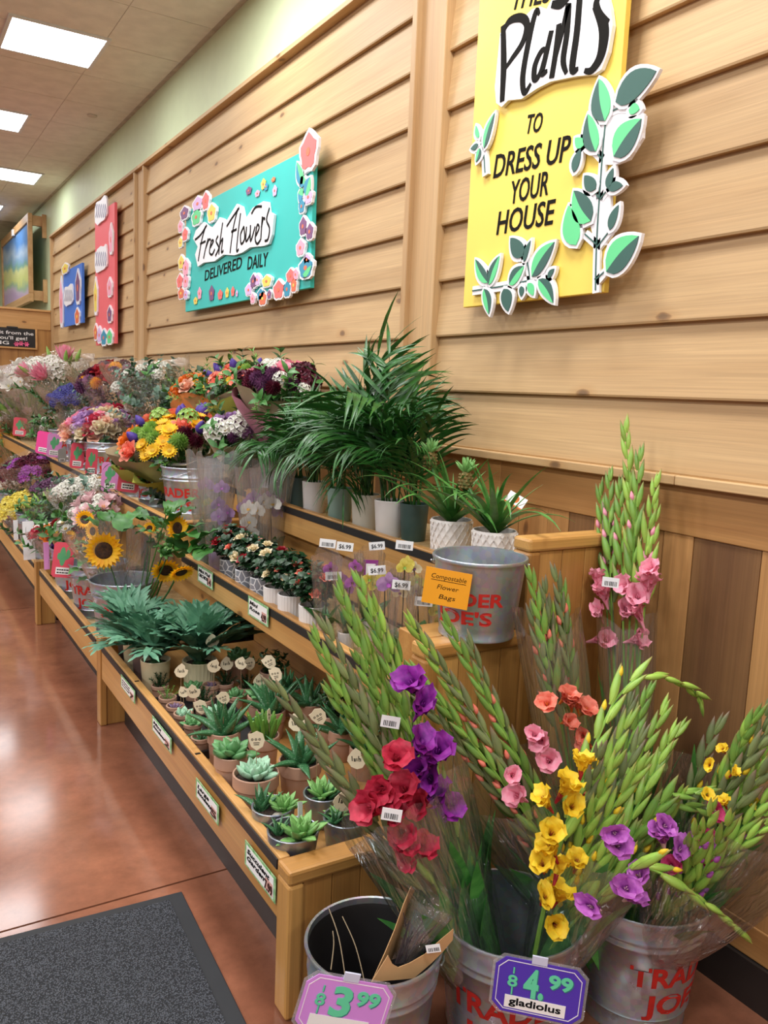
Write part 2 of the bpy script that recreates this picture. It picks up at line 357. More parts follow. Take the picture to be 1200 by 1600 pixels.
# ------------------------------------------------------------------ far end: low wooden return wall, painting, chalkboard
wb = struct('wall_back', boxm('wall_back', (-9, 15.0, 0), (.2, 15.2, 3.75), GREENW))
rw = struct('wall_return', boxm('wall_return', (-1.7, 10.72, 0), (.0, 10.84, 2.28), pm('return_core', 'a87a48', .7)))
for k, (za, zb) in enumerate(((2.08, 2.29), (0, 0))):
    if zb: cbox('rail_board', (-1.7, 10.69, za), (-.03, 10.72, zb), wood('return_rail', 'd0a066', 'b58549', 0, .5), rw)
cbox('cap_board', (-1.72, 10.67, 2.29), (-.03, 10.86, 2.315), MATS['return_rail'], rw)
for i in range(9):
    x0 = -1.7 + i*.186
    cbox('plank', (x0+.001, 10.70, .0), (x0+.185, 10.72, 2.08), ST_Z, rw, .0015)
# framed painting standing out from the wall on brackets
PX = -.16
pa = root('landscape_painting', 'pale framed landscape painting of sky and flower field above the corner', 'painting', (PX, 12.5, 2.45))
FRW = wood('frame_wood', 'd3aa78', 'b98c5a', 1, .5, False, .03)
y0, y1, z0, z1 = -1.25, 1.35, 0, 1.06; bw = .1
for nme, a, b_ in (('frame_bottom', (-.02, y0, z0), (.03, y1, z0+bw)), ('frame_top', (-.02, y0, z1-bw), (.03, y1, z1)),
                   ('frame_side', (-.02, y0, z0+bw), (.03, y0+bw*.7, z1-bw)), ('frame_side', (-.02, y1-bw*.7, z0+bw), (.03, y1, z1-bw))):
    cbox(nme, a, b_, FRW, pa, .004)
m, nt, b = nodes('painted_landscape'); L = nt.links.new
tc = N(nt, 'ShaderNodeTexCoord'); sx = N(nt, 'ShaderNodeSeparateXYZ'); L(tc.outputs['Generated'], sx.inputs[0])
n1 = N(nt, 'ShaderNodeTexNoise', i_Scale=4.0, i_Detail=4.0); L(tc.outputs['Generated'], n1.inputs[0])
a1 = N(nt, 'ShaderNodeMath', operation='MULTIPLY_ADD'); a1.inputs[1].default_value = .35; L(n1.outputs['Fac'], a1.inputs[0])
a2 = N(nt, 'ShaderNodeMath', operation='MULTIPLY_ADD'); a2.inputs[1].default_value = -.25; L(sx.outputs['Y'], a2.inputs[0]); L(sx.outputs['Z'], a2.inputs[2]); L(a2.outputs[0], a1.inputs[2])
rp = N(nt, 'ShaderNodeValToRGB'); cr = rp.color_ramp; L(a1.outputs[0], rp.inputs[0])
for p_, c_ in ((.12, 'b79ac4'), (.22, 'c9b7cf'), (.3, '9fbfa0'), (.38, 'd8e08a'), (.5, 'e4e6a0'), (.56, '7fb3a6'), (.64, '8fb6d8'), (.74, 'b8cfe6'), (.9, '5f94d2')):
    el = cr.elements.new(p_); el.color = (*lin(c_), 1)
cr.elements.remove(cr.elements[0]); cr.elements.remove(cr.elements[-1])
L(rp.outputs[0], b.inputs['Base Color']); b.inputs['Roughness'].default_value = .35
obj('canvas', boxm('canvas', (.0, y0+.06, z0+.08), (.015, y1-.06, z1-.08), m), pa)
obj('light_clip', boxm('light_clip', (-.04, -.05, z1-.11), (-.01, .05, z1-.03), WHITE), pa)
for zz in (.02, .92): cbox('bracket', (.03, y0+.02, zz), (.17, y0+.07, zz+.12), FRW, pa)
for zz in (.0, .78): cbox('bracket_upright', (.14, y0-.02, zz), (.19, y0+.02, zz+.28), FRW, pa)
# chalkboard sign on the return wall
cb = root('chalkboard_sign', 'black chalkboard with white lettering and pink flowers on the wooden corner', 'sign', (-.5, 10.66, 1.84))
cbox('board', (-.5, 0, .02), (.29, .02, .235), BLACK, cb); 
for a, b_ in (((-.52, -.012, 0), (.31, .025, .02)), ((.29, -.012, .02), (.31, .025, .24))): cbox('frame', a, b_, MATS['return_rail'], cb)
CF = Matrix(((1, 0, 0, 0), (0, 0, -1, -.002), (0, 1, 0, 0), (0, 0, 0, 1)))
for s, u0, u1, v in (('ALL Benefit from the', -.46, .27, .165), ("e Energy you'll get!", -.46, .2, .105), ('is BRING', -.4, .0, .045)):
    fit_text(s, WHITE, cb, CF, u0, v, u1, v, .04, bold=.01)
for u, v in ((.08, .055), (.13, .065), (.19, .06)):
    g = G()
    for k in range(6): g.blade(.035, lambda t: .011*math.sin(PI*min(t+.1, 1)), .3, .1, 3, T(u, -.004, v) @ Rx(PI/2) @ Rz(k*PI/3) @ Ry(1.2))
    obj('chalk_flower', g.mesh('chalk_flower', pm('pink_chalk', 'e5628e', .7)), cb)
for u in (-.35, -.02): cbox('clip', (u, -.01, .23), (u+.12, .02, .255), BLACK, cb)
# ------------------------------------------------------------------ floor mat
MATR = pm('mat_rubber', '1d1f23', .7, var=.1)
m, nt, b = nodes('mat_pile'); L = nt.links.new; tc = N(nt, 'ShaderNodeTexCoord')
mp = N(nt, 'ShaderNodeMapping'); mp.inputs['Scale'].default_value = (1, 1, .01); mp.inputs['Rotation'].default_value = (0, 0, .5); L(tc.outputs['Object'], mp.inputs[0])
vo = N(nt, 'ShaderNodeTexVoronoi', i_Scale=230.0); L(mp.outputs[0], vo.inputs['Vector'])
rp = N(nt, 'ShaderNodeValToRGB'); e = rp.color_ramp.elements; e[0].position = .1; e[0].color = (*lin('676b74'), 1); e[1].position = .62; e[1].color = (*lin('202227'), 1)
nz = N(nt, 'ShaderNodeTexNoise', i_Scale=260.0); L(tc.outputs['Object'], nz.inputs[0])
L(vo.outputs['Distance'], rp.inputs[0]); o_ = mixc(nt, .55, rp.outputs[0], nz.outputs['Fac'], 'MULTIPLY'); L(o_, b.inputs['Base Color']); b.inputs['Roughness'].default_value = .95
bp = N(nt, 'ShaderNodeBump', i_Strength=1.0, i_Distance=.004, invert=True); L(vo.outputs['Distance'], bp.inputs['Height']); L(bp.outputs[0], b.inputs['Normal'])
mt = root('floor_mat', 'charcoal ribbed entrance mat with black rubber border on the floor', 'mat', (-1.117, 2.213, 0), M=T(-1.117, 2.213, 0) @ Rz(math.radians(-2.6)))
obj('rubber_border', boxm('rubber_border', (-1.9, -1.3, 0), (0, 0, .006), MATR), mt, bevel=.003)
obj('carpet', boxm('carpet', (-1.85, -1.25, .006), (-.045, -.032, .010), m), mt)
# ------------------------------------------------------------------ tiered wooden display stands
XF = -1.052
def rail(parent, X, Y0, Y1, zt, zb, th=.028):
    cbox('front_rail', (X, Y0, zb), (X+th, Y1, zt), ST_Y, parent, .004)
    obj('price_channel', boxm('price_channel', (X-.004, Y0+.01, zt-.034), (X, Y1-.01, zt-.008), BLACK), parent)
def shelf(parent, X0, X1, Y0, Y1, z):
    cbox('shelf', (X0, Y0, z-.018), (X1, Y1, z), PLY, parent, 0)
def end_tier(parent, X0, X1, Y, th, zt, npl):
    cbox('cap', (X0, Y, zt-.036), (X1, Y+th, zt), ST_X, parent, .008)
    cbox('stile', (X0, Y, 0), (X0+.042, Y+th, zt-.036), ST_Z, parent, .008)
    w = (X1-X0-.042)/npl
    for i in range(npl):
        cbox('panel_board', (X0+.042+i*w+.0008, Y+.010, 0), (X0+.042+(i+1)*w-.0008, Y+th-.02, zt-.036), ST_Z, parent, .0018)
A = root('display_stand', 'nearest three-tier wooden plant stand with plank end panel', 'display stand', (-.5, 1.6, 0), 'tiered wooden stands')
def world(o): o.matrix_parent_inverse = Matrix.Identity(4)
class Sub:  # build in world coordinates under a moved root
    pass
A.location = (0, 0, 0)
YE = 1.60; TH = .07
end_tier(A, XF-.008, -.703, YE, TH, .385, 4)
end_tier(A, -.703, -.387, YE, TH, .885, 4)
end_tier(A, -.387, -.004, YE, TH, 1.137, 4)
YB = 3.53
rail(A, XF, YE+TH, YB, .385, .222); cbox('shelf', (XF+.028, YE+TH, .292), (-.35, YB, .31), ST_Y, A, 0)
rail(A, -.703, YE+TH, YB, .757, .648); shelf(A, -.675, -.33, YE+TH, YB, .70)
rail(A, -.387, YE+TH, YB, 1.022, .90); shelf(A, -.359, -.004, YE+TH, YB, 1.0)
cbox('riser', (-.35, YE+TH, .31), (-.33, YB, .68), ST_Y, A)
cbox('riser', (-.30, YE+TH, .70), (-.28, YB, .92), ST_Y, A)
cbox('riser_block', (-.67, YE+TH+.002, .70), (-.395, 1.78, .884), ST_X, A)
obj('toe_kick', boxm('toe_kick', (-.955, YE+TH, 0), (-.93, YB, .225), KICK), A)
for y in (2.3, 3.0): obj('nail_plate', boxm('nail_plate', (XF+.004, y, .384), (XF+.02, y+.01, .386), DARK), A)
def unit(label, Y0, Y1, t2, t3, endh=(.40, .90, 1.14)):
    u = root('display_stand', label, 'display stand', (0, 0, 0), 'tiered wooden stands')
    for X, zt, zb, zf, X1 in ((XF, .38, .225, .31, -.38), (-.70, t2, t2-.14, t2-.055, -.33), (-.36, t3, t3-.12, t3-.04, -.004)):
        rail(u, X, Y0+.07, Y1, zt, zb); shelf(u, X+.028, X1, Y0+.07, Y1, zf)
    cbox('riser', (-.40, Y0+.07, .31), (-.38, Y1, t2-.10), ST_Y, u)
    cbox('riser', (-.30, Y0+.07, t2-.05), (-.28, Y1, t3-.08), ST_Y, u)
    cbox('leg', (XF-.002, Y0, 0), (XF+.026, Y0+.07, endh[0]), ST_Z, u, .004)
    cbox('leg', (XF+.026, Y0+.006, 0), (-.945, Y0+.05, .30), ST_Z, u, .004)
    cbox('end_board', (XF+.026, Y0, .31), (-.70, Y0+.07, endh[0]), ST_X, u, .004)
    cbox('end_board', (-.70, Y0, t2-.16), (-.36, Y0+.07, t2+.01), ST_X, u, .004)
    cbox('end_board', (-.36, Y0, t3-.14), (-.004, Y0+.07, t3+.01), ST_X, u, .004)
    obj('toe_kick', boxm('toe_kick', (-.93, Y0+.07, 0), (-.905, Y1, .22), KICK), u)
    return u
B = unit('middle tiered wooden stand carrying the sunflower bucket', 3.55, 5.14, .88, 1.02)
C = unit('farthest tiered wooden stand with the burgundy and yellow cut flowers', 5.26, 9.9, .90, 1.04)
# ------------------------------------------------------------------ plant and ware materials
def leafm(n, c, c2=None, rough=.45, objv=.16, tr=.08): return pm(n, c, rough, var=.15, vs_=22, c2=c2, objv=objv, tr=tr)
L_DARK = leafm('leaf_dark', '2a5226', '18351a'); L_MID = leafm('leaf_mid', '447c33', '2a5a24'); L_LIGHT = leafm('leaf_light', '74a546', '528638')
L_FERN = leafm('leaf_bluegreen', '669778', '41735a', .45); L_PALM = leafm('leaf_palm', '2f6a28', '1a4519', .4); L_PINE = leafm('leaf_pineapple', '568f40', '346a2c', .4)
L_SUN = leafm('leaf_sunflower', '437c30', '2a5a22'); L_ROSE = leafm('leaf_rose', '234c28', '14331a', .4); L_GREY = leafm('leaf_eucalyptus', '7b9584', '567463', .55)
SUCC_PALE = leafm('succulent_pale', 'a9cdb0', '86b595', .5, .06); SUCC_GRN = leafm('succulent_green', '8fbf72', '6aa055', .45, .1)
SUCC_JADE = leafm('succulent_jade', '6fa268', '548a55', .35, .1); SUCC_PUR = leafm('succulent_purple', '8d7590', '6b5570', .5, .1)
GL_STEM = leafm('gladiolus_green', '8fbb52', '6f9f42', .45, .16); GL_DULL = leafm('gladiolus_dusky', '8a9468', '6f7a55', .5, .16); GL_LEAF = leafm('gladiolus_leaf', '549a48', '357a34', .4)
GL_YEL = leafm('gladiolus_yellowgreen', 'a6c757', '7fab45', .45, .14)
TWIG = pm('twig', '8a7a60', .8)
def petm(n, c, c2=None, tr=.25): return pm(n, c, .55, var=.12, vs_=45, c2=c2, objv=.06, tr=tr)
PT = {k: petm('petal_'+k, *v) for k, v in dict(
    white=('f3f1ea', 'e0ddd2'), cream=('f1e6c8', 'e2cfa0'), pink=('f7b0c2', 'ee8ea8'), hot=('d8447e', 'b32c62'), coral=('f89a84', 'ea6f58'), salmon=('f2a58c', 'e08466'),
    red=('b3202c', '861420'), sunny=('f6dc3a', 'f0c426'), crimson=('cf3350', 'a51e38'), magenta=('cc74cc', 'a94fb2'), purple=('a02aa6', '761a86'), violet=('6a4fb0', '4a3490'), lilac=('c7a2d0', 'ab80b8'),
    burgundy=('6d1f38', '4b1226'), plum=('7c4a72', '5a3154'), yellow=('f4cf2a', 'e6ad12'), gold=('fbc71c', 'f0a510'), lemon=('f0e37a', 'dccb50'), orange=('ef8a34', 'd96a1e'),
    green=('a5c96a', '86b24e'), peach=('f6cbb2', 'eeae92'), mauve=('b886a6', '96638a'), blue=('5a5aa8', '3f3f88'), blush=('f0d3d4', 'e0b6bc')).items()}
DISC = pm('sunflower_disc', '2c1a10', .9, var=.3, vs_=120, c2='4a2d14', bump=.8, bs=260)
GOLDC = pm('flower_centre', 'c9a02c', .8, bump=.6, bs=300); BROWNC = pm('flower_centre_dark', '4a2f1c', .9)
TAN = pm('tan_ceramic', 'b08a74', .55, var=.05, objv=.05); CREAM = pm('cream_ceramic', 'd8cba6', .4, var=.04); MAUVE = pm('mauve_ceramic', '76605c', .5, var=.05); BROWN = pm('brown_ceramic', '5a4a42', .5)
WPOT = pm('white_ceramic', 'e9e6e2', .45, var=.03); GPOT = pm('sage_ceramic', '8aa79b', .5, var=.05); TPOT = pm('teal_ceramic', '56706c', .5); OPOT = pm('offwhite_ceramic', 'd9d6c6', .5, var=.05)
DGPOT = pm('dark_green_ceramic', '3f5a55', .45); LAV = pm('lavender_ceramic', 'a893bd', .4, var=.03); MINT = pm('mint_ceramic', '9fc3b8', .4, var=.03); GREYP = pm('grey_wrap', '8d939b', .5, var=.05)
SOIL = pm('potting_soil', '3a2c22', .95, var=.35, vs_=120, bump=1.0, bs=200)
KRAFT = pm('kraft_paper', 'c49a6b', .7, var=.08, bump=.15, bs=30); KRAFTL = pm('kraft_tag', 'e8d9ba', .7, var=.03); OLIVE = pm('olive_tissue', 'aeb04a', .7, var=.08); GREIGE = pm('greige_paper', 'a99a7c', .7, var=.08)
PINKP = pm('rose_tissue', 'b8788c', .7, var=.1); PURP = pm('purple_paper', '5b3596', .6, var=.06); ORNP = pm('orange_paper', 'dc8a4a', .7, var=.08)
CELLO = film('cellophane', .085, .75, haze=.03, rough=.10); CELLOH = film('cellophane_hazy', .11, .8, haze=.09, rough=.12); FROST = film('cellophane_frosty', .10, .65, haze=.24, rough=.18)
def galv(name, c, rough):
    m, nt, b = nodes(name); L = nt.links.new; tc = N(nt, 'ShaderNodeTexCoord')
    vo = N(nt, 'ShaderNodeTexVoronoi', i_Scale=70.0); L(tc.outputs['Object'], vo.inputs[0])
    nz = N(nt, 'ShaderNodeTexNoise', i_Scale=9.0, i_Detail=5.0); L(tc.outputs['Object'], nz.inputs[0])
    a = lin(c); o1 = mixc(nt, .12, (*a, 1), vo.outputs['Color'], 'OVERLAY'); o2 = mixc(nt, .25, o1, nz.outputs['Fac'], 'OVERLAY')
    L(o2, b.inputs['Base Color']); b.inputs['Metallic'].default_value = .8
    mr = N(nt, 'ShaderNodeMapRange', i_To_Min=rough-.08, i_To_Max=rough+.12); L(nz.outputs['Fac'], mr.inputs['Value']); L(mr.outputs[0], b.inputs['Roughness'])
    MATS[name] = m; return m
GALV = galv('galvanised_steel', 'b4bac2', .28); ZINC = galv('zinc_pot', '9aa0a7', .34)
REDP = pm('red_stencil_paint', 'c3261f', .5, var=.1, vs_=60)
# aloe skin with pale specks
m, nt, b = nodes('aloe_skin'); L = nt.links.new; tc = N(nt, 'ShaderNodeTexCoord'); oi = N(nt, 'ShaderNodeObjectInfo')
vo = N(nt, 'ShaderNodeTexVoronoi', i_Scale=210.0); L(tc.outputs['Object'], vo.inputs[0])
rp = N(nt, 'ShaderNodeValToRGB'); e = rp.color_ramp.elements; e[0].position = .13; e[0].color = (*lin('b9cfb4'), 1); e[1].position = .2; e[1].color = (*lin('35683f'), 1)
L(vo.outputs['Distance'], rp.inputs[0]); nz = N(nt, 'ShaderNodeTexNoise', i_Scale=6.0); L(tc.outputs['Object'], nz.inputs[0])
L(mixc(nt, .3, rp.outputs[0], nz.outputs['Fac'], 'OVERLAY'), b.inputs['Base Color']); b.inputs['Roughness'].default_value = .4; ALOE = m
# ------------------------------------------------------------------ leaf and bloom shapes (shared meshes)
def lens(w, k=.8): return lambda t: w*math.sin(PI*min(1, t**k*.97+.03))
def strap(w): return lambda t: w*(min(1, .45+t*4))*(1-t**3)
def taper(w, k=1.4): return lambda t: w*(1-t**k)
def one(name, mat, *a, **k): return G().blade(*a, **k).mesh(name, mat, sharp=0)
LF = {}
LF['aloe'] = [one('leaf', ALOE, .1, taper(.0155, 1.3), b_, .35, 7, thick=.008) for b_ in (.15, .55, -.2)]
LF['ech'] = [one('leaf', SUCC_PALE, .052, lambda t: .0125*math.sin(PI*min(1, .12+t**1.6*.86)), b_, .35, 7, thick=.0065) for b_ in (-.35, -.6)]
LF['echg'] = [one('leaf', SUCC_GRN, .055, lambda t: .010*math.sin(PI*min(1, .2+t**1.3*.79)), b_, .4, 7, thick=.005) for b_ in (-.3, .15)]
LF['jade'] = [one('leaf', SUCC_JADE, .06, lambda t: .017*math.sin(PI*min(1, .06+t**1.5*.92)), b_, .15, 7, thick=.008) for b_ in (.3, -.2)]
LF['pur'] = [one('leaf', SUCC_PUR, .04, lens(.011), .3, .3, 5, thick=.005)]
def wavy(w): return lambda t: w*(.5+.5*abs(math.sin(t*12)))*math.sin(PI*min(1, .08+t*.92))**.6
LF['fern'] = []
for b_ in (.6, 1.1, 1.6):
    g = G(); g.blade(.21, lambda t: .0135*math.sin(PI*min(1, .12+t*.88))**.7, b_, .12, 14, wave=.3, p=1.5)
    for k, t in enumerate((.34, .46, .58, .70)):      # side lobes
        for sg in (-1, 1):
            a = b_*t**1.5; x = .21*t*math.sin(a*.4); z = .21*t*math.cos(a*.4)
            g.blade(.082*(1-.45*abs(t-.5)), lens(.0098), .3, .15, 6, T(x, 0, z) @ Ry(a) @ Rx(-sg*.6), wave=.3)
    LF['fern'].append(g.mesh('frond', L_FERN, sharp=0))
LF['palm'] = []
r_ = random.Random(3)
for b_, ll, ww, nn in ((1.0, .20, .0060, 15), (1.5, .23, .0075, 14), (.6, .25, .009, 12), (1.9, .22, .0052, 16)):
    g = G(); Ln = .46; pts = []; x = z = 0; st = []
    for k in range(15):
        t = k/14; a = b_*t**1.6; pts.append((x, 0, z)); st.append((x, z, a)); x += math.sin(a)*Ln/14; z += math.cos(a)*Ln/14
    g.tube(pts, [.0032*(1-.7*k/14) for k in range(15)], 5)
    for k in range(nn):
        i = min(14, int(4+10.5*k/nn)); x, z, a = st[i]
        for sg in (-1, 1):
            l_ = ll*(.75+.35*math.sin(PI*(k+1)/(nn+1)))*r_.uniform(.9, 1.1)
            g.blade(l_, lens(ww, .7), .8+r_.uniform(-.1, .6), .3, 6, T(x, 0, z) @ Ry(a-.15) @ Rx(-sg*r_.uniform(.55, .95)) @ Ry(.2))
    x, z, a = st[-1]; g.blade(ll*.9, lens(ww), .5, .25, 5, T(x, 0, z) @ Ry(a))
    LF['palm'].append(g.mesh('frond', L_PALM, sharp=0))
LF['strapw'] = [one('leaf', L_PALM, .5, lens(.019, .7), b_, .3, 12, p=1.7) for b_ in (1.2, 2.2)]
LF['pine'] = [one('leaf', L_PINE, .33, lambda t: .0125*(1-t**2.2), b_, .5, 10, p=1.6) for b_ in (.5, 1.3, 2.0)]
LF['orchid'] = [one('leaf', leafm('leaf_orchid', '3f7436', '2c5a2a', .3), .15, lens(.028, .8), b_, .25, 7, p=1.5) for b_ in (.4, .9)]
LF['sun'] = [one('leaf', L_SUN, .12, lambda t: .045*math.sin(PI*min(1, .1+t**.7*.9)), b_, .25, 7, wave=.25) for b_ in (.7, 1.3)]
LF['sword'] = [one('leaf', GL_LEAF, 1.0, lambda t: .016*(1-t**5), b_, .45, 12, p=1.5) for b_ in (.08, .22)]
def sprig(name, mat, n, L, lw, ll, bend=.4, spread=1.0, seed=1):
    q = random.Random(seed); g = G(); pts = []; x = z = 0; st = []
    for k in range(7): a = bend*k/6; pts.append((x, 0, z)); st.append((x, z)); x += math.sin(a)*L/6; z += math.cos(a)*L/6
    g.tube(pts, [.002*(1-.08*k) for k in range(7)], 4)
    for k in range(n):
        x, z = st[min(6, 1+int(5.9*k/n))]
        g.blade(ll*q.uniform(.75, 1.1), lens(lw), q.uniform(.2, .9), .2, 4, T(x, 0, z) @ Rz(k*2.4+q.uniform(-.3, .3)) @ Ry(spread*q.uniform(.6, 1.1)))
    return g.mesh(name, mat, sharp=0)
SP = dict(green=sprig('leaf_sprig', L_MID, 14, .16, .012, .055), dark=sprig('leaf_sprig', L_DARK, 16, .16, .011, .05, seed=2), euc=sprig('leaf_sprig', L_GREY, 16, .2, .014, .032, seed=3),
          rose=sprig('leaf_sprig', L_ROSE, 13, .085, .0105, .032, .6, 1.1, 4), fine=sprig('leaf_sprig', L_LIGHT, 30, .17, .003, .035, .3, .8, 5), sun=sprig('leaf_sprig', L_SUN, 8, .16, .03, .075, .5, 1.0, 6),
          lily=sprig('leaf_sprig', L_MID, 12, .2, .009, .085, .3, .7, 8), need=sprig('leaf_sprig', L_DARK, 40, .07, .0022, .022, .3, .7, 9))
def fib(n, cap, off=0):
    for i in range(n):
        c = 1-(1-math.cos(cap))*(i+.5)/n; a = i*2.39996+off; s = math.sqrt(1-c*c); yield V((s*math.cos(a), s*math.sin(a), c))
def daisy(pc, cc, n=16, L=.03, w=.006, lay=2):
    g = G()
    for q in range(lay):
        for k in range(n): g.blade(L*(1-.18*q), lens(w, 1.2), -.25, .2, 3, T(0, 0, .002*q) @ Rz(2*PI*(k+.5*q)/n) @ Ry(1.42-.3*q))
    g.c = 1; g.lathe([(.3*L, .001), (.27*L, .006), (.15*L, .009), (.001, .0095)], 12); return g.mesh('bloom', pc, cc, sharp=0)
def rose(pc, R=.028):
    g = G()
    for q, (n, tilt, l, w) in enumerate(((3, .12, .9, .55), (4, .3, 1.0, .62), (5, .55, 1.1, .68), (6, .85, 1.15, .66))):
        for k in range(n): g.blade(R*l*1.3, lambda t, w=w: R*w*math.sin(PI*min(1, .18+.74*t)), -.5+q*.28, .55-.08*q, 5, T(0, 0, -.25*R) @ Rz(2*PI*(k+.37*q)/n) @ T(R*.06*q, 0, 0) @ Ry(tilt))
    g.lathe([(R*.3, 0), (R*.34, R*.6), (R*.2, R*1.02), (.001, R*.95)], 8); return g.mesh('bloom', pc, sharp=0)
def pompon(pc, R=.03, n=70, w=.22):
    g = G()
    for d in fib(n, 2.0): g.blade(R*.62, lens(R*w), -.5, .5, 3, T(d*R*.42) @ toward(d))
    g.lathe([(R*.5, -R*.2), (R*.55, 0), (R*.4, R*.35), (.001, R*.5)], 8); return g.mesh('bloom', pc, sharp=0)
def cluster(pc, cc, R, n, fr, petals=5, cap=1.5):
    g = G()
    for i, d in enumerate(fib(n, cap)):
        M = T(d*R) @ toward(d, i)
        g.c = 0
        for k in range(petals): g.blade(fr, lens(fr*.42, 1.1), .3, .2, 2, M @ Rz(2*PI*k/petals) @ Ry(1.1))
        g.c = 1; g.lathe([(fr*.16, 0), (.0005, fr*.22)], 5, M)
    return g.mesh('bloom', pc, cc, sharp=0)
def lily(pc, cc, L=.06, w=.016, open_=.75, bend=.7, ruf=0):
    g = G()
    for k in range(6): g.blade(L*(1 if k % 2 else .92), lambda t: w*(.25+.75*math.sin(PI*min(1, .05+t**1.2*.93))), bend, .3, 7, Rz(k*PI/3) @ Ry(open_-.18*(k % 2)), wave=ruf, a0=-.35)
    g.c = 1
    for k in range(4): g.tube([(0, 0, 0), (.006*math.cos(k*1.6), .006*math.sin(k*1.6), L*.55)], .001, 4)
    return g.mesh('bloom', pc, cc, sharp=0)
def budm(name, mat, L, r): return G().lathe([(r*.25, 0), (r*.8, L*.2), (r, L*.42), (r*.7, L*.72), (r*.25, L*.94), (.0003, L)], 7).mesh(name, mat, sharp=0)
def orchid(pc, cc, R=.035):
    g = G()
    for a, w in ((0, .62), (PI, .62), (PI/2, .36), (PI/2+2.1, .34), (PI/2-2.1, .34)):
        g.blade(R, lambda t, w=w: R*w*math.sin(PI*min(1, .12+.8*t)), .25, .1, 5, Rz(a) @ Ry(1.35))
    g.c = 1
    for k in range(3): g.blade(R*.42, lens(R*.16), -.8, .5, 4, Rz(-PI/2+(k-1)*.8) @ Ry(.9))
    return g.mesh('bloom', pc, cc, sharp=0)
def sunflower(R=.06):
    g = G()
    for q in range(2):
        for k in range(20): g.blade(R*(.62 if q else .68), lens(R*.13, .9), -.2 if q else .1, .3, 4, T(0, 0, .002*q) @ Rz(2*PI*(k+.5*q)/20) @ T(R*.36, 0, 0) @ Ry(1.35-.25*q))
    g.c = 1; g.lathe([(R*.46, 0), (R*.45, R*.1), (R*.36, R*.16), (R*.2, R*.12), (.001, R*.1)], 24)
    g.c = 2
    for k in range(12): g.blade(R*.7, lens(R*.12), .1, .2, 3, T(0, 0, -.004) @ Rz(2*PI*k/12) @ Ry(1.55))
    g.lathe([(.006, -.02), (R*.4, -.004)], 10)
    return g.mesh('bloom', PT['gold'], DISC, L_SUN, sharp=0)
def gladfl(pc, cc, L=.066):
    g = G()
    for k in range(6): g.blade(L*(1 if k % 2 else .9), lambda t: L*.34*(.2+.8*math.sin(PI*min(1, .03+t**1.35*.80))), 1.15, .3, 10, Rz(k*PI/3) @ Ry(.36-.14*(k % 2)), wave=.32, a0=-.05, p=1.5)
    g.c = 1
    for k in range(3): g.tube([(0, 0, 0), (.004*math.cos(k*2.1), .004*math.sin(k*2.1), L*.6)], .0011, 4)
    g.lathe([(L*.05, -L*.25), (L*.1, 0), (L*.14, L*.16)], 7)
    return g.mesh('bloom', pc, cc, sharp=0)
BL = {}
for c_ in ('yellow', 'white', 'pink', 'orange', 'gold'): BL['daisy_'+c_] = daisy(PT[c_], GOLDC)
for c_ in ('red', 'cream', 'pink', 'white', 'orange', 'coral', 'peach', 'lilac', 'crimson'): BL['rose_'+c_] = rose(PT[c_])
for c_ in ('gold', 'white', 'plum', 'green', 'burgundy', 'lilac', 'hot', 'mauve', 'yellow'): BL['pom_'+c_] = pompon(PT[c_])
BL['hydrangea_white'] = cluster(PT['white'], PT['green'], .05, 34, .017, 4); BL['hydrangea_green'] = cluster(PT['green'], PT['white'], .035, 24, .014, 4)
BL['alst_yellow'] = cluster(PT['lemon'], PT['yellow'], .026, 9, .024, 6, 1.2); BL['alst_burg'] = cluster(PT['burgundy'], PT['red'], .026, 9, .024, 6, 1.2); BL['alst_mag'] = cluster(PT['magenta'], PT['pink'], .026, 9, .022, 6, 1.2)
BL['stat_blue'] = cluster(PT['blue'], PT['violet'], .026, 30, .009, 5, 1.4); BL['stat_white'] = cluster(PT['white'], PT['green'], .025, 26, .009, 5, 1.4); BL['stat_plum'] = cluster(PT['plum'], PT['mauve'], .026, 30, .009, 5, 1.4)
BL['lily_white'] = lily(PT['white'], PT['lemon'], .075, .02); BL['lily_pink'] = lily(PT['blush'], PT['gold'], .05, .013); BL['lily_bud'] = budm('bloom', PT['green'], .075, .011)
BL['orch_white'] = orchid(PT['white'], PT['yellow'], .038); BL['orch_lilac'] = orchid(PT['lilac'], PT['magenta'], .036); BL['orch_purple'] = orchid(PT['magenta'], PT['burgundy'], .024); BL['orch_yel'] = orchid(PT['lemon'], PT['green'], .024); BL['orch_wsm'] = orchid(PT['cream'], PT['plum'], .022)
BL['tulip_violet'] = budm('bloom', PT['violet'], .05, .017); BL['protea'] = G().lathe([(.012, -.02), (.035, .0)], 10).mesh('bloom', PT['pink']); BL['anem'] = daisy(PT['coral'], BROWNC, 8, .032, .014, 2)
g = G(); [g.blade(.075, lens(.009), -.35, .4, 4, Rz(k*2.4) @ T(.004+.0004*k, 0, 0) @ Ry(.1+.017*k)) for k in range(34)]; BL['protea'] = g.mesh('bloom', PT['pink'], sharp=0)
BL['sun'] = sunflower(); BL['sunbud'] = budm('bloom', L_SUN, .035, .016); BL['mini_red'] = rose(PT['red'], .013); BL['mini_white'] = rose(PT['cream'], .014); BL['mini_coral'] = rose(PT['coral'], .011)
for k_, c_ in (('purple', 'purple'), ('crimson', 'red'), ('pink', 'pink'), ('coral', 'orange'), ('sunny', 'red'), ('magenta', 'blush'), ('hot', 'white')): BL['glad_'+k_] = gladfl(PT[k_], PT[c_])
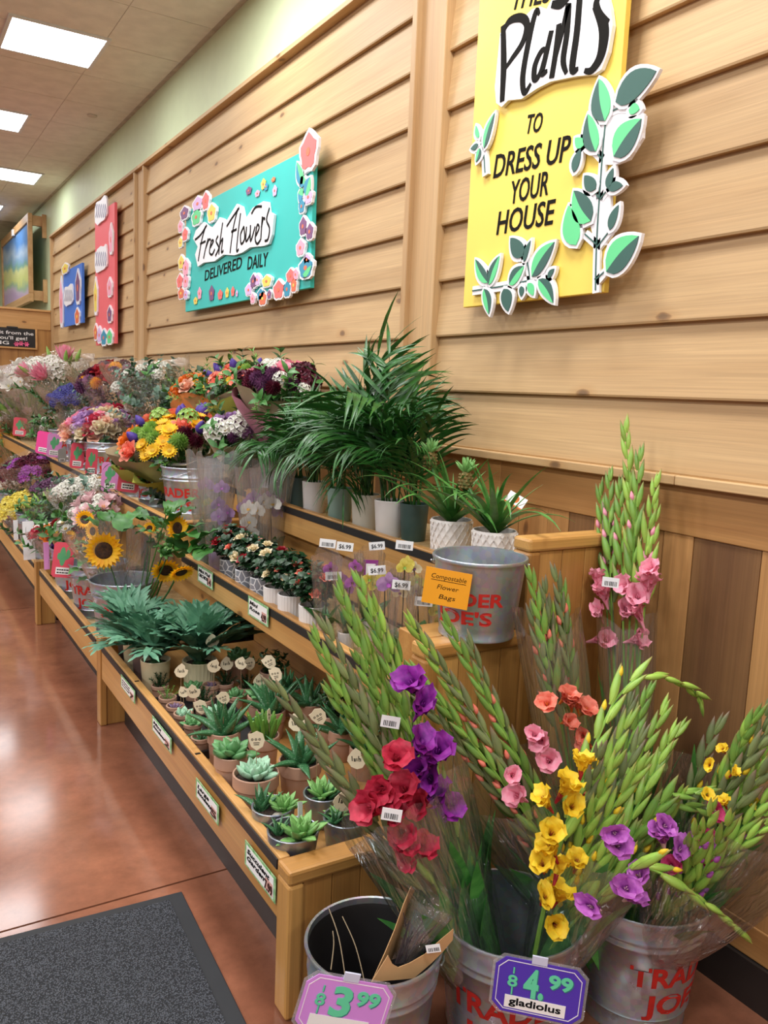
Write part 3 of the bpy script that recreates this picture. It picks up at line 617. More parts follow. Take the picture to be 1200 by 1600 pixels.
def budg(name, base, mid, tip):
    m, nt, b = nodes(name); L = nt.links.new; tc = N(nt, 'ShaderNodeTexCoord'); sx = N(nt, 'ShaderNodeSeparateXYZ'); L(tc.outputs['Generated'], sx.inputs[0])
    rp = N(nt, 'ShaderNodeValToRGB'); e = rp.color_ramp.elements; e[0].position = .0; e[0].color = (*lin(base), 1); e[1].position = 1; e[1].color = (*lin(tip), 1); k = e.new(.62); k.color = (*lin(mid), 1); L(sx.outputs['Z'], rp.inputs[0])
    oi = N(nt, 'ShaderNodeObjectInfo'); mr = N(nt, 'ShaderNodeMapRange', i_To_Min=.72, i_To_Max=1.15); L(oi.outputs['Random'], mr.inputs['Value']); hs = N(nt, 'ShaderNodeHueSaturation'); L(rp.outputs[0], hs.inputs['Color']); L(mr.outputs[0], hs.inputs['Value'])
    L(hs.outputs[0], b.inputs['Base Color']); b.inputs['Roughness'].default_value = .42; return m
def budshape(mat):
    g = G(); L = .085; g.lathe([(.0025, 0), (.0062, L*.14), (.0085, L*.34), (.0075, L*.56), (.0046, L*.78), (.0018, L*.94), (.0002, L)], 7)
    g.blade(.088, lambda t: .0085*math.sin(PI*min(1, .12+t**.8*.88)), -.10, .75, 6, T(.0045, 0, 0)); return g.mesh('bud', mat, sharp=0)
GB = dict(green=budshape(budg('bud_green', '8fb650', '6f9c45', '8c7a4c')), dull=budshape(budg('bud_dusky', '83955a', '6f7a52', '8a6a60')), yel=budshape(budg('bud_yellowgreen', 'a9c85a', '8db84c', 'a08a52')))
PT['yellow'] = PT['sunny']
GT = {k: budm('tip_bud', PT[k], .034, .008) for k in ('pink', 'coral', 'yellow', 'magenta', 'purple', 'crimson')}
# ------------------------------------------------------------------ wares
def pot_profile(rt, rb, h, lip=0, wall=.005):
    p = [(rb*.2, 0), (rb, 0), (rb+.002, .003)]
    if lip: hh = h-lip; p += [(rb+(rt-.004-rb)*.97, hh), (rt, hh+.004)]
    p += [(rt, h-.002), (rt-.0015, h), (rt-wall, h-.001), (rt-wall-.002, h-.022)]
    return p
_pc = {}
def pot_mesh(rt, rb, h, mat, lip=0, seg=28, rib=0, key=''):
    k = (rt, rb, h, mat.name, lip, rib)
    if k not in _pc:
        jit = (lambda q, i: (rib if i % 2 else 0) if q > 1 else 0) if rib else None
        _pc[k] = G().lathe(pot_profile(rt, rb, h, lip), 56 if rib else seg, jit=jit).mesh('pot', mat, sharp=35)
    return _pc[k]
def soil_mesh(r):
    k = ('soil', round(r, 4))
    if k not in _pc: _pc[k] = G().lathe([(r, 0), (r*.6, .004), (.001, .006)], 18).mesh('soil', SOIL)
    return _pc[k]
def pot(t, rt, rb, h, mat, lip=0, rib=0):
    obj('pot', pot_mesh(rt, rb, h, mat, lip, rib=rib), t); obj('soil', soil_mesh(rt-.006), t, T(0, 0, h-.02)); return h-.016
def sleeve(parent, axis, L, r0, r1, M0=None, mat=None, n=22, seed=1, name='cellophane_sleeve', top=.05, wr=.09, sq=1.0):
    q = random.Random(seed); ph = [q.uniform(0, 6.3) for _ in range(5)]; am = [q.uniform(.4, 1) for _ in range(5)]; fr = [3, 5, 7, 9, 4]
    g = G(); vs = []; fs = []; K = 9
    for k in range(K):
        t = k/(K-1); r = r0+(r1-r0)*t**.85
        for i in range(n):
            a = 2*PI*i/n; j = sum(am[w]*math.sin(fr[w]*a+ph[w]+t*2.0*(w-2)) for w in range(5))*wr*.4 + q.uniform(-.02, .02)
            z = L*t + (top*L*math.sin(2*a+ph[0])*(1 if k == K-1 else 0)) + (q.uniform(-.02, .02)*L if k == K-1 else 0)
            rr = r*(1+j*(.35+.65*t)); vs.append((rr*math.cos(a), rr*math.sin(a)*sq, z))
    for k in range(K-1):
        for i in range(n): j = (i+1) % n; fs.append((k*n+i, k*n+j, (k+1)*n+j, (k+1)*n+i))
    g.add(vs, fs)
    return obj(name, g.mesh(name, mat or CELLO, sharp=0), parent, (M0 or Matrix.Identity(4)) @ toward(axis))
TAGP = [(0, -.0185), (.010, -.0155), (.0165, -.006), (.0175, .003), (.010, .0045), (.0085, .013), (.0, .0195), (-.008, .0125), (-.0145, .004), (-.0165, -.004), (-.010, -.0145)]
TAGP2 = [(0, -.019), (.011, -.012), (.0145, .0), (.011, .012), (.0, .0175), (-.009, .013), (-.0155, .0125), (-.0145, .001), (-.010, -.011)]
tagm = [G().prism(TAGP, 0, .0008).mesh('tag_plate', KRAFTL, smooth=False), G().prism(TAGP2, 0, .0008).mesh('tag_plate', KRAFTL, smooth=False)]
STICK = G().tube([(0, 0, 0), (0, 0, .06)], .0011, 5).mesh('stick', pm('tag_stick', '9a7c5a', .7))
_lush = None
def plant_tag(loc, label, s=1.0, kind=0, lean=0, yaw=0, h=.055, roll=0):
    """kraft leaf-shaped plant tag on a stick, standing in its pot, face turned to the aisle"""
    global _lush
    t = root('plant_tag', label, 'plant tag', loc, 'kraft leaf tags in the succulents')
    az = math.atan2(EYE.y-loc[1], EYE.x-loc[0]) + yaw
    M = Rz(az) @ Ry(lean)
    obj('stick', STICK, t, M @ S(1, 1, h/.06))
    P = M @ T(.002, 0, h+.012) @ Matrix(((0, 0, 1, 0), (1, 0, 0, 0), (0, 1, 0, 0), (0, 0, 0, 1))) @ Rz(roll) @ S(s)
    pl = obj('tag_plate', tagm[kind], t, P)
    if _lush is None:
        g = G()
        for x, y0, y1 in ((-.008, -.004, .005), (-.0045, -.004, .001), (-.0025, -.004, .001), (.0005, -.004, .0015), (.004, -.0045, .0055), (.007, -.004, .001)): g.box((x, y0, .0008), (x+.0014, y1, .0011))
        g.box((-.0045, -.0045, .0008), (-.0012, -.0035, .0011)).box((.004, 0, .0008), (.008, .0012, .0011))
        _lush = [g.mesh('lettering', DARK, smooth=False)]
        g = G()
        for x in (-.008, -.0015, .005): g.lathe([(.0022, .0008), (.0022, .0011), (.0012, .0011), (.0012, .0009)], 8, T(x, .002, 0))
        for y in (-.005, -.0085): g.box((-.007+abs(y)*.2, y, .0008), (.006-abs(y)*.2, y+.0012, .0011))
        _lush.append(g.mesh('lettering', DARK, smooth=False))
    l = obj('lettering', _lush[kind], pl); l['kind'] = 'stuff'
    return t
def leaves(t, kind, n, z, s=(1, 1), tilt=(.2, 1.1), off=0, c=(0, 0), name='leaf', jit=.12, rr=0, order=None):
    q = random.Random(int(off*100)+n); ms = LF[kind]
    for i in range(n):
        f = (i+.5)/n; sc_ = (s[0]+(s[1]-s[0])*f)*(.68 if kind == 'pine' and math.cos(i*2.39996+off) > .2 else 1)
        obj(name, ms[i % len(ms)], t, T(c[0], c[1], z) @ Rz(i*2.39996+off) @ T(rr*f, 0, 0) @ Ry(tilt[0]+(tilt[1]-tilt[0])*f+q.uniform(-jit, jit)) @ S(sc_*q.uniform(.92, 1.08)))
# ------------------------------------------------------------------ succulents on the low shelf of the nearest stand
ZF = .31
def pot_at(px, py, h, zf=ZF): p = atZ(px, py, zf+h); return V((p.x, p.y, zf))
tray = root('plant_tray', 'black plastic nursery tray holding the rows of tiny succulents', 'tray', (-.90, 2.67, ZF))
g = G().box((-.118, -.262, 0), (.145, .262, .006)).box((-.118, -.262, .006), (-.108, .262, .03)).box((.135, -.262, .006), (.145, .262, .03)).box((-.108, -.262, .006), (.135, -.252, .03)).box((-.108, .252, .006), (.135, .262, .03))
obj('tray_body', g.mesh('tray_body', BLACK, smooth=False), tray, bevel=.003)
ring = G().lathe([(.037, 0), (.037, .008), (.035, .008), (.035, 0)], 16).mesh('tray_cell', BLACK)
HS = .055
small = [  # px, py of the rim, kind, words
 (250, 1067, 'need', 'tiny dark spiky succulent in a tan pot below the cream fern pot'), (262, 1088, 'fern', 'tiny ferny succulent in tan pot, outer tray row, second from the fern pots'),
 (274, 1101, 'pur', 'tiny purple-tinged rosette, third along the outer tray row'), (286, 1113, 'ech', 'tiny pale rosette, fourth along the outer tray row'),
 (301, 1128, 'jade', 'tiny jade succulent in tan pot, fifth along the outer tray row'), (314, 1150, 'aloe', 'tiny blue-green aloe in tan pot at the tray corner'),
  (302, 1072, 'jade', 'tiny leafy succulent, middle tray row, second from the ribbed cream pot'),
 (318, 1092, 'need', 'tiny dark tufted succulent in the middle of the black tray'), (336, 1110, 'ech', 'tiny grey rosette behind the spotted aloe at the tray'),
 (330, 1066, 'pur', 'purple rosette succulent in tan pot behind the tray rows'), (352, 1064, 'need', 'tiny bushy green succulent behind the purple rosette'),
 (368, 1082, 'jade', 'tiny round-leaved succulent behind the large spotted aloe'), (385, 1070, 'need', 'tiny dark green succulent in the back row under the upper rail'), (405, 1078, 'aloe', 'tiny upright aloe in back row under the upper rail')]
for i, (px, py, kind, words) in enumerate(small):
    p = pot_at(px, py, HS+.006); p.z = ZF+(.006 if 0 < i < 9 else 0)
    if kind != 'fern' or 1:
        t = root('potted_succulent', words, 'succulent', p, 'tiny succulents in the tray')
        z = pot(t, .033, .026, HS, TAN, .018)
        k2 = 'jade' if kind == 'fern' else kind
        if kind in ('need', 'fern'):
            for k in range(7): obj('leaf_sprig', SP['need' if kind == 'need' else 'fine'], t, T(.008*math.cos(k), .008*math.sin(k), z) @ Rz(k*2.4) @ Ry(.15+.09*k) @ S(.75 if kind == 'need' else .3))
        else: leaves(t, k2, 13, z-.004, (.65, .9) if kind != 'aloe' else (.45, .5), (.15, 1.25), i)
        obj('tray_cell', ring, tray, T(p.x+.90, p.y-2.67, .006)) if 0 < i < 9 else None
def succ(px, py, rt, h, mat, words, spec, lip=.04, rb=None, cat='succulent', name='potted_succulent', group='potted succulents', dx=0, dy=0):
    p = pot_at(px, py, h); p.x += dx; p.y += dy
    t = root(name, words, cat, p, group); z = pot(t, rt, rb or rt*.78, h, mat, lip)
    for kind, n, s, tilt, c in spec: leaves(t, kind, n, z-.004, s, tilt, px*.01, c)
    return t
succ(350, 1140, .052, .115, TAN, 'large spotted aloe in tan pot overhanging the black tray', [('aloe', 16, (1.25, 1.55), (.12, 1.2), (0, 0))])
succ(366, 1180, .052, .125, TAN, 'jade-green rosette succulent with broad leaves in a tall tan pot', [('jade', 16, (1.0, 1.45), (.2, 1.25), (0, 0))], dy=.02)
succ(400, 1206, .066, .115, TAN, 'pale mint echeveria rosette filling a wide tan pot', [('ech', 34, (.85, 1.42), (.1, 1.32), (0, 0))])
succ(469, 1186, .064, .11, TAN, 'spotted aloe in wide tan pot right of the pale echeveria', [('aloe', 15, (1.15, 1.4), (.1, 1.3), (0, 0))])
succ(412, 1147, .05, .11, TAN, 'green finger-leaved succulent in tan pot in the middle of the shelf', [('aloe', 9, (.5, .6), (.05, .8), (0, 0))])
t = bpy.data.objects[[o.name for o in col.objects if o.name.startswith('potted_succulent')][-1]]
FING = G().tube([(0, 0, 0), (.002, 0, .03), (.004, 0, .06), (.007, 0, .085)], [.006, .0075, .008, .003], 7).mesh('stem', leafm('cactus_green', '6f9a3f', '54802f'))
for k in range(15): obj('stem', FING, t, T(.028*math.sqrt(k/15)*math.cos(k*2.4), .028*math.sqrt(k/15)*math.sin(k*2.4), .092) @ Rz(k*2.4) @ Ry(.05+.02*k))
succ(424, 1108, .05, .10, TAN, 'upright spotted aloe behind the finger-leaved succulent', [('aloe', 13, (1.3, 1.6), (.08, .95), (0, 0))])
succ(484, 1096, .05, .10, TAN, 'dark aloe in deep shade under the middle shelf rail', [('aloe', 13, (1.1, 1.5), (.1, 1.2), (0, 0))])
succ(528, 1140, .05, .10, TAN, 'dark aloe in tan pot half hidden by the red gladiolus tips', [('aloe', 13, (1.1, 1.5), (.1, 1.2), (0, 0))], dx=.02)
for i_, (bx, by, kd_, wd_) in enumerate(((-.62, 3.05, 'jade', 'leafy succulent deep in the shade behind the largest fern'), (-.56, 2.84, 'need', 'dark bushy succulent deep under the Mini Rose label'), (-.58, 2.65, 'aloe', 'shaded aloe in the back row below the ribbed rose pots'), (-.55, 2.36, 'need', 'shaded bushy succulent behind the upright aloe'), (-.58, 2.08, 'aloe', 'shaded aloe in the back row behind the dark aloe'), (-.70, 2.62, 'jade', 'shaded jade succulent behind the tray tags'))):
    t = root('potted_succulent', wd_, 'succulent', (bx, by, ZF), 'potted succulents'); z = pot(t, .048, .038, .10, TAN, .035)
    if kd_ == 'need': [obj('leaf_sprig', SP['dark'], t, T(0, 0, z) @ Rz(k*2.4) @ Ry(.1+.07*k) @ S(.55)) for k in range(12)]
    else: leaves(t, kd_, 14, z-.004, (.9, 1.2), (.1, 1.15), i_)
zg = 'succulent gardens in zinc pots'
m1 = succ(466, 1304, .066, .10, ZINC, 'zinc pot garden with big green rosette and small aloe at the end corner', [('echg', 24, (.9, 1.5), (.1, 1.3), (.012, -.022)), ('aloe', 9, (.5, .6), (.1, .9), (-.03, .02))], 0, .05, group=zg, dy=.03)
m2 = succ(428, 1272, .058, .10, ZINC, 'zinc pot garden with dark aloe and rosette against the front rail', [('aloe', 8, (.75, .85), (.1, 1.0), (-.025, .02)), ('echg', 22, (.8, 1.2), (.1, 1.25), (.028, -.01))], 0, .046, group=zg, dx=.018, dy=.045)
m3 = succ(545, 1286, .062, .09, ZINC, 'zinc pot garden with bare soil and pebble beside the plank end', [('echg', 18, (.5, .8), (.1, 1.3), (-.005, .035)), ('aloe', 8, (.5, .65), (.15, 1.1), (-.03, .01))], 0, .048, group=zg, dx=.012, dy=.035)
m4 = succ(505, 1237, .056, .09, ZINC, 'zinc pot garden with bright green star rosette, behind the other zinc pots', [('echg', 20, (.9, 1.35), (.05, 1.15), (-.005, 0)), ('aloe', 8, (.6, .75), (.4, 1.2), (.015, -.01))], 0, .044, group=zg)
PEB = pm('pale_pebble', 'b8b0a4', .8, var=.15)
for t_, q in ((m1, (-.03, -.02)), (m3, (.022, -.012)), (m2, (.0, -.03))):
    obj('pebble', G().lathe([(.001, -.008), (.012, -.005), (.017, .002), (.011, .009), (.001, .011)], 9).mesh('pebble', PEB), t_, T(q[0], q[1], .084) @ S(1, .75, .7))
CARD = pm('pale_blue_card', 'dfe8f0', .5, var=.02)
ct = root('care_card', 'slim pale blue care card stuck in the end zinc pot', 'card', V(m1.location)+V((.03, .035, .085)), M=T(V(m1.location)+V((.035, .03, .08))) @ Rz(.6) @ Rx(-.25) @ Ry(.35))
obj('card', boxm('card', (-.011, -.0005, 0), (.011, .0005, .062), CARD), ct)
# ferns
FR_ = [(184, 1008, .05, .13, BROWN, 'blue-green fern in dark brown pot against the stand leg', 0), (203, 1022, .046, .13, CREAM, 'blue-green fern in slim cream pot beside the dark brown one', 0),
       (214, 1026, .05, .12, MAUVE, 'blue-green fern in mauve-brown pot between two cream pots', 0), (238, 1032, .058, .125, CREAM, 'blue-green fern in smooth cream pot on the front rail', 0), (312, 1030, .066, .125, pm('ribbed_cream', 'd6cda8', .45, var=.03), 'largest blue-green fern in ribbed cream pot at the back', .035)]
for i, (px, py, rt, h, mt_, words, rib) in enumerate(FR_):
    p = pot_at(px, py, h); p.x = max(p.x, XF+.028+rt+.004)
    if i == 0: p = V((-.955, 3.445, ZF))
    if i == 1: p = V((-.965, 3.325, ZF))
    if i == 2: p = V((-.955, 3.205, ZF))
    if i == 3: p = V((-.945, 3.088, ZF))
    t = root('potted_fern', words, 'fern', p, 'blue-green ferns'); z = pot(t, rt, rt*.8, h, mt_, 0, rib)
    leaves(t, 'fern', 14 if i < 4 else 26, z, (1.1, 1.3) if i < 4 else (1.25, 1.5), (.02, .85), i, name='frond', jit=.2)
    obj('rhizome', G().lathe([(.03, 0), (.02, .012), (.001, .016)], 9).mesh('rhizome', L_DARK), t, T(0, 0, z))
# kraft leaf tags: pixel of the tag centre, kind, scale, words
tg = [(197, 998, 1, 1.35, 'kraft tag in the fern at the stand leg'), (324, 998, 0, 1.35, 'bright kraft tag in the largest fern'), (284, 1048, 0, 1.2, 'brown kraft tag behind the tiny spiky succulent'),
      (338, 1036, 0, 1.2, 'kraft tag beside the ribbed cream pot'), (353, 1045, 0, 1.3, 'white-lit kraft tag above the purple rosette'), (373, 1035, 0, 1.2, 'dim kraft tag in the back row under the rail'),
      (392, 1036, 1, 1.3, 'dim kraft tag in the back row, second under the rail'), (421, 1036, 1, 1.3, 'pale kraft tag with three dots deep under the rail'), (433, 1054, 1, 1.3, 'cream kraft tag with two dots above the upright aloe'),
      (397, 1063, 0, 1.2, 'kraft tag just left of the upright aloe'), (306, 1077, 0, 1.2, 'brown kraft tag in the middle of the tray'), (306, 1103, 1, 1.25, 'bright kraft tag leaning over the tray corner pots'),
      (354, 1086, 1, 1.1, 'narrow kraft tag behind the large spotted aloe'), (403, 1158, 1, 1.35, 'kraft tag with three dots above the pale echeveria'), (345, 1179, 0, 1.35, 'kraft tag hanging over the jade succulent pot rim'),
      (466, 1130, 0, 1.3, 'kraft tag rising behind the aloe in the wide tan pot'), (495, 1118, 1, 1.25, 'kraft tag in the shade right of the wide tan aloe'), (564, 1185, 0, 1.3, 'kraft tag partly behind the red gladiolus'),
      (538, 1262, 0, 1.5, 'kraft tag in the zinc pot with bare soil'), (437, 1118, 1, 1.1, 'thin kraft tag turned edge-on beside the finger-leaved succulent'), (287, 1097, 0, 1.0, 'thin kraft tag leaning in the outer tray row')]
for i, (px, py, kd, s, words) in enumerate(tg):
    best = min((o for o in col.objects if o.name.startswith(('potted_succulent', 'potted_fern')) and o.parent is None), key=lambda o: (atX(px, py+14, o.location.x)-(V(o.location)+V((0, 0, .17)))).length)
    bl = V(best.location); d = ray(px, py); q = EYE + d*((bl.x-EYE.x)/d.x)
    r_ = .3*.05; base = V((bl.x+rnd.uniform(-.012, .012), max(min(q.y, bl.y+.03), bl.y-.03), bl.z+.08))
    tipz = atY(px, py, base.y).z if 0 else (EYE + d*(((base-EYE).xy.length)/d.xy.length)).z
    plant_tag(base, words, s*1.15, kd, rnd.uniform(-.12, .15), rnd.uniform(-.4, .4) if i not in (19,) else 1.3, max(.04, tipz-base.z-.012), rnd.uniform(-.5, .5))
# ------------------------------------------------------------------ rail price labels
LBG = pm('label_green', '5f9a5c', .6, var=.25, vs_=60, c2='a8cf9c'); PINKB = pm('label_price_patch', 'd9a79c', .6)
def rail_label(words, tl, br, X, lines, price):
    a = atX(*tl, X); b_ = atX(*br, X); w = abs(a.y-b_.y); h = abs(a.z-b_.z)
    w, h = .135 if w < 0 else w, h
    t = root('price_label', words, 'price label', (X-.0045, max(a.y, b_.y), min(a.z, b_.z)), 'shelf-edge price labels')
    F = Matrix(((0, 0, -1, 0), (-1, 0, 0, 0), (0, 1, 0, 0), (0, 0, 0, 1)))
    obj('card', G().box((0, 0, -.0005), (w, h, .001)).mesh('card', LBG, smooth=False), t, F)
    obj('paper', G().box((w*.06, h*.09, .001), (w*.94, h*.88, .0016)).mesh('paper', WHITE, smooth=False), t, F)
    obj('price_patch', G().box((w*.70, h*.12, .0016), (w*.92, h*.6, .002)).mesh('price_patch', PINKB, smooth=False), t, F)
    if not lines:
        q = random.Random(3); g = G()
        for r in range(3):
            x = w*.12
            while x < w*.62: d = q.uniform(.03, .09)*w; g.box((x, h*(.66-.2*r), .0016), (x+d*.75, h*(.74-.2*r+q.uniform(-.03, .04)), .0021)); x += d
        o = obj('handwriting', g.mesh('handwriting', DARK, smooth=False), t, F); o['kind'] = 'stuff'
    for i, (s, x1) in enumerate(lines):
        y = h*(.62-.28*i); l = fit_text(s, DARK, t, F, w*.1, y, w*x1, y-.0*h, h*.2, bold=.012, z=.0022, shear=.2); l['kind'] = 'stuff'
    l = fit_text(price, pm('dark_red_ink', '3a1410', .6, var=0), t, F, w*.68, h*.16, w*.92, h*.16, h*.36, bold=.02, z=.0026); l['kind'] = 'stuff'
XL = XF-.0045
rail_label('green-bordered Succulent Garden price label at the stand corner', (386, 1311), (433, 1412), XL, [('Succulent', .82), ('Garden', .66)], '7.99')
rail_label('green-bordered Large Succulent price label on the low rail', (309, 1214), (344, 1290), XL, [('Large', .6), ('Succulents', .7)], '5')
rail_label('green-bordered Mini Succulents price label with curly lettering', (240, 1117), (270, 1178), XL, [('Mini', .5), ('Succulents', .68)], '2')
rail_label('green-bordered fern price label nearest the stand leg', (191, 1053), (213, 1100), XL, [], '7')
rail_label('green-bordered Mini Rose price label on the middle rail', (390, 930), (421, 980), -.7075, [('Mini', .5), ('Rose', .6)], '4.99')
rail_label('green-bordered Orchid price label at the end of the middle rail', (311, 881), (334, 922), -.7075, [('Mini Phal', .85), ('ORCHIDS', .68)], '14')
# ------------------------------------------------------------------ middle shelf: orchids and mini roses
Z2 = .70
def bud_stem(t, pts, r=.0022, mat=None, name='stem'): return obj(name, G().tube(smooth_line([tuple(p) for p in pts], 4), r, 5).mesh(name, mat or L_MID), t)
STICKER = pm('white_sticker', 'eef0f2', .4, var=.01)
def sticker(t, M, body='$6.99', w=.05, h=.026):
    o = obj('price_sticker', G().box((-w/2, -h/2, 0), (w/2, h/2, .0006)).mesh('price_sticker', STICKER, smooth=False), t, M)
    if body: l = fit_text(body, DARK, o, Matrix.Identity(4), -w*.36, -h*.25, w*.36, -h*.25, h*.5, bold=.012, z=.0008, ext=.0003); l['kind'] = 'stuff'
    else:
        g = G(); q = random.Random(5); x = -w*.35
        while x < w*.35: d = q.uniform(.0006, .002); g.box((x, -h*.35, .0006), (x+d, h*.1, .0009)); x += d+q.uniform(.0008, .002)
        l = obj('barcode', g.mesh('barcode', DARK, smooth=False), o); l['kind'] = 'stuff'
    return o
def face(P, n=None, tilt=0, yaw=0, roll=0):
    """frame at P whose +Z faces the camera side (turned by yaw), +Y up"""
    d = (EYE-P) if n is None else V(n); az = math.atan2(d.y, d.x)+yaw
    z = V((math.cos(az)*math.cos(tilt), math.sin(az)*math.cos(tilt), math.sin(tilt))); x = V((-math.sin(az), math.cos(az), 0)); y = z.cross(x)
    M = Matrix((x, y, z)).transposed().to_4x4(); M.translation = P; return M @ Rz(roll)
def orchid_plant(px, py, h, rt, mat, words, blooms, kind, H, rs, seed, group, st=None, X=None, stick=True):
    """px,py: pot rim; blooms: pixel spots; H sleeve height"""
    p = atZ(px, py, Z2+h); p.z = Z2
    if X is not None: p = atX(px, py, X); p.z = Z2
    t = root('orchid_plant', words, 'orchid', p, group); z = pot(t, rt, rt*.82, h, mat)
    leaves(t, 'orchid', 5, z, (.55, .85) if H < .4 else (.8, 1.1), (.25, .8), seed)
    spots = []
    for (bx, by) in blooms:
        dn = p-EYE; n = V((dn.x, dn.y, 0)).normalized(); q = atP(bx, by, p - n*rnd.uniform(0, .03), n)-p; spots.append(q)
    spots.sort(key=lambda v: v.z)
    if spots:
        top = spots[-1]
        bud_stem(t, [(0, 0, z), (top.x*.15, top.y*.15, z+(top.z-z)*.5), (top.x*.6, top.y*.6, top.z*.97), tuple(top)], .002, pm('orchid_stem', '4a4230', .6))
        for i, q in enumerate(spots):
            kd = kind[i % len(kind)]
            f = face(p+q, yaw=rnd.uniform(-.5, .5), tilt=rnd.uniform(-.25, .1)); f.translation = q
            obj('bloom', BL[kd], t, f)
    sl = sleeve(t, (0, 0, 1), H-.02, rt*.9, rs, T(0, 0, .02), CELLOH if H > .4 else CELLO, seed=seed, wr=.10, n=26)
    if st:
        for (sx, sy, body) in st:
            dn = p-EYE; n = V((dn.x, dn.y, 0)).normalized(); q = atP(sx, sy, p-n*(rs*.85), n); f = face(q, roll=rnd.uniform(-.1, .12)); f.translation = q-p
            sticker(t, f, body)
    return t
gto = 'tall orchids in cellophane sleeves'; gso = 'small sleeved orchids'
orchid_plant(320, 850, .10, .034, MINT, 'tall orchid in mint pot with cream blooms, wrapped in clear sleeve', [(322, 757), (335, 762), (326, 785)], ['orch_yel', 'orch_yel', 'orch_lilac'], .5, .085, 3, gto)
orchid_plant(338, 856, .10, .034, LAV, 'tall orchid in lavender pot with lilac blooms in clear sleeve', [(340, 787), (342, 806), (356, 800), (350, 812), (346, 762)], ['orch_lilac'], .5, .09, 4, gto)
orchid_plant(398, 862, .09, .036, WPOT, 'tall white orchid in clear sleeve behind the red mini roses', [(389, 795), (402, 797), (388, 815), (391, 832), (427, 787), (415, 783)], ['orch_white'], .5, .095, 5, gto, X=-.50)
orchid_plant(424, 858, .09, .036, GPOT, 'tall lilac orchid in clear sleeve beside the upper rail', [(396, 778), (381, 792), (437, 800), (431, 786), (420, 779)], ['orch_lilac'], .49, .095, 6, gto, X=-.42)
sm = [(508, 968, TAN, 'small sleeved orchid in tan pot with magenta bloom next to the white rose pots', [(534, 903), (541, 920), (516, 888)], ['orch_purple'], [(512, 849, ''), (521, 900, '')]),
      (541, 985, WPOT, 'small sleeved orchid with plum buds and a $6.99 sticker, second in its row', [(550, 910), (556, 885)], ['orch_purple'], [(539, 854, '$6.99')]),
      (575, 968, WPOT, 'small sleeved orchid behind the purple care card', [(578, 912), (598, 905)], ['orch_yel'], [(589, 853, '$6.99')]),
      (600, 985, TAN, 'small sleeved orchid with yellow blooms and the lower $6.99 sticker', [(577, 905), (600, 902), (588, 915)], ['orch_yel'], [(589, 891, '$6.99')]),
      (628, 985, WPOT, 'small sleeved orchid with pink bloom and tilted $6.99 sticker', [(608, 912), (632, 886), (625, 926)], ['orch_wsm', 'orch_lilac', 'orch_yel'], [(627, 914, '$6.99')]),
      (655, 975, WPOT, 'small sleeved orchid with creamy spotted blooms by the orange card', [(637, 880), (648, 888), (652, 908), (650, 922)], ['orch_wsm', 'orch_yel'], [(632, 852, '')]),
      (690, 985, TAN, 'small sleeved orchid with green blooms behind the orange card', [(683, 955), (680, 945), (690, 968)], ['orch_yel'], [(662, 940, '')])]
for i, (px, py, mt_, words, bl_, kd, st) in enumerate(sm):
    orchid_plant(px, py, .07, .026, mt_, words, bl_, kd, .30, .05, 20+i, gso, st, X=(-.655, -.63, -.50, -.60, -.60, -.50, -.50)[i])
pc_ = root('care_card', 'purple care card with white panel inside the orchid sleeves', 'card', atX(579, 905, -.53)); F = face(V((0, 0, 0)), EYE-atX(579, 905, -.53))
obj('card', G().box((-.024, -.012, 0), (.022, .062, .001)).mesh('card', pm('purple_card', '9a3a92', .5), smooth=False), pc_, F); obj('panel', G().box((-.016, .012, .001), (.014, .05, .0016)).mesh('panel', WHITE, smooth=False), pc_, F)
def mini_rose(px, py, mat, words, rt, h, kinds, seed, rib=0, R=.075):
    p = atZ(px, py, Z2+h); p.z = Z2
    t = root('mini_rose', words, 'potted rose', p, 'potted mini roses'); z = pot(t, rt, rt*.86, h, mat, 0, rib); q = random.Random(seed)
    for k, d in enumerate(fib(36, 1.3, seed)):
        obj('leaf_sprig', SP['rose'], t, T(d.x*.028, d.y*.028, z+.01+.06*max(0, d.z)) @ toward(V((d.x, d.y, d.z+.5))) @ Rz(k) @ S(q.uniform(.75, 1.1)))
    for k, d in enumerate(fib(9, 1.1, seed*1.7)):
        l = R*q.uniform(1.2, 1.65); c = V((d.x*l*.8, d.y*l*.8, z+.02+d.z*l)); kd = kinds[k % len(kinds)]
        obj('stem', G().tube([(0, 0, z), tuple(c)], .0013, 4).mesh('stem', L_ROSE), t)
        obj('bloom', BL[kd], t, T(c) @ toward(d+V((-.3, -.3, .6))) @ S(q.uniform(1.0, 1.4)))
    return t
GEOM = None
m, nt, b = nodes('geometric_wrap'); L = nt.links.new; tc = N(nt, 'ShaderNodeTexCoord'); vo = N(nt, 'ShaderNodeTexVoronoi', i_Scale=38.0, feature='DISTANCE_TO_EDGE'); L(tc.outputs['Object'], vo.inputs[0])
rp = N(nt, 'ShaderNodeValToRGB'); e = rp.color_ramp.elements; e[0].position = .05; e[0].color = (.8, .82, .85, 1); e[1].position = .09; e[1].color = (*lin('878d97'), 1); L(vo.outputs['Distance'], rp.inputs[0]); L(rp.outputs[0], b.inputs['Base Color']); GEOM = m
mini_rose(360, 872, GEOM, 'mini rose with red blooms in grey patterned pot beside the lavender pot', .045, .105, ['mini_red'], 1)
mini_rose(386, 888, GEOM, 'mini rose with coral bud in grey geometric pot', .047, .105, ['mini_white', 'mini_coral'], 2)
mini_rose(410, 900, GEOM, 'bushy mini rose with white blooms in grey geometric pot next to ribbed pots', .047, .105, ['mini_white', 'mini_red'], 3)
mini_rose(433, 915, WPOT, 'mini rose in white ribbed pot, first of the three, with red blooms', .048, .11, ['mini_red', 'mini_white'], 4, .03)
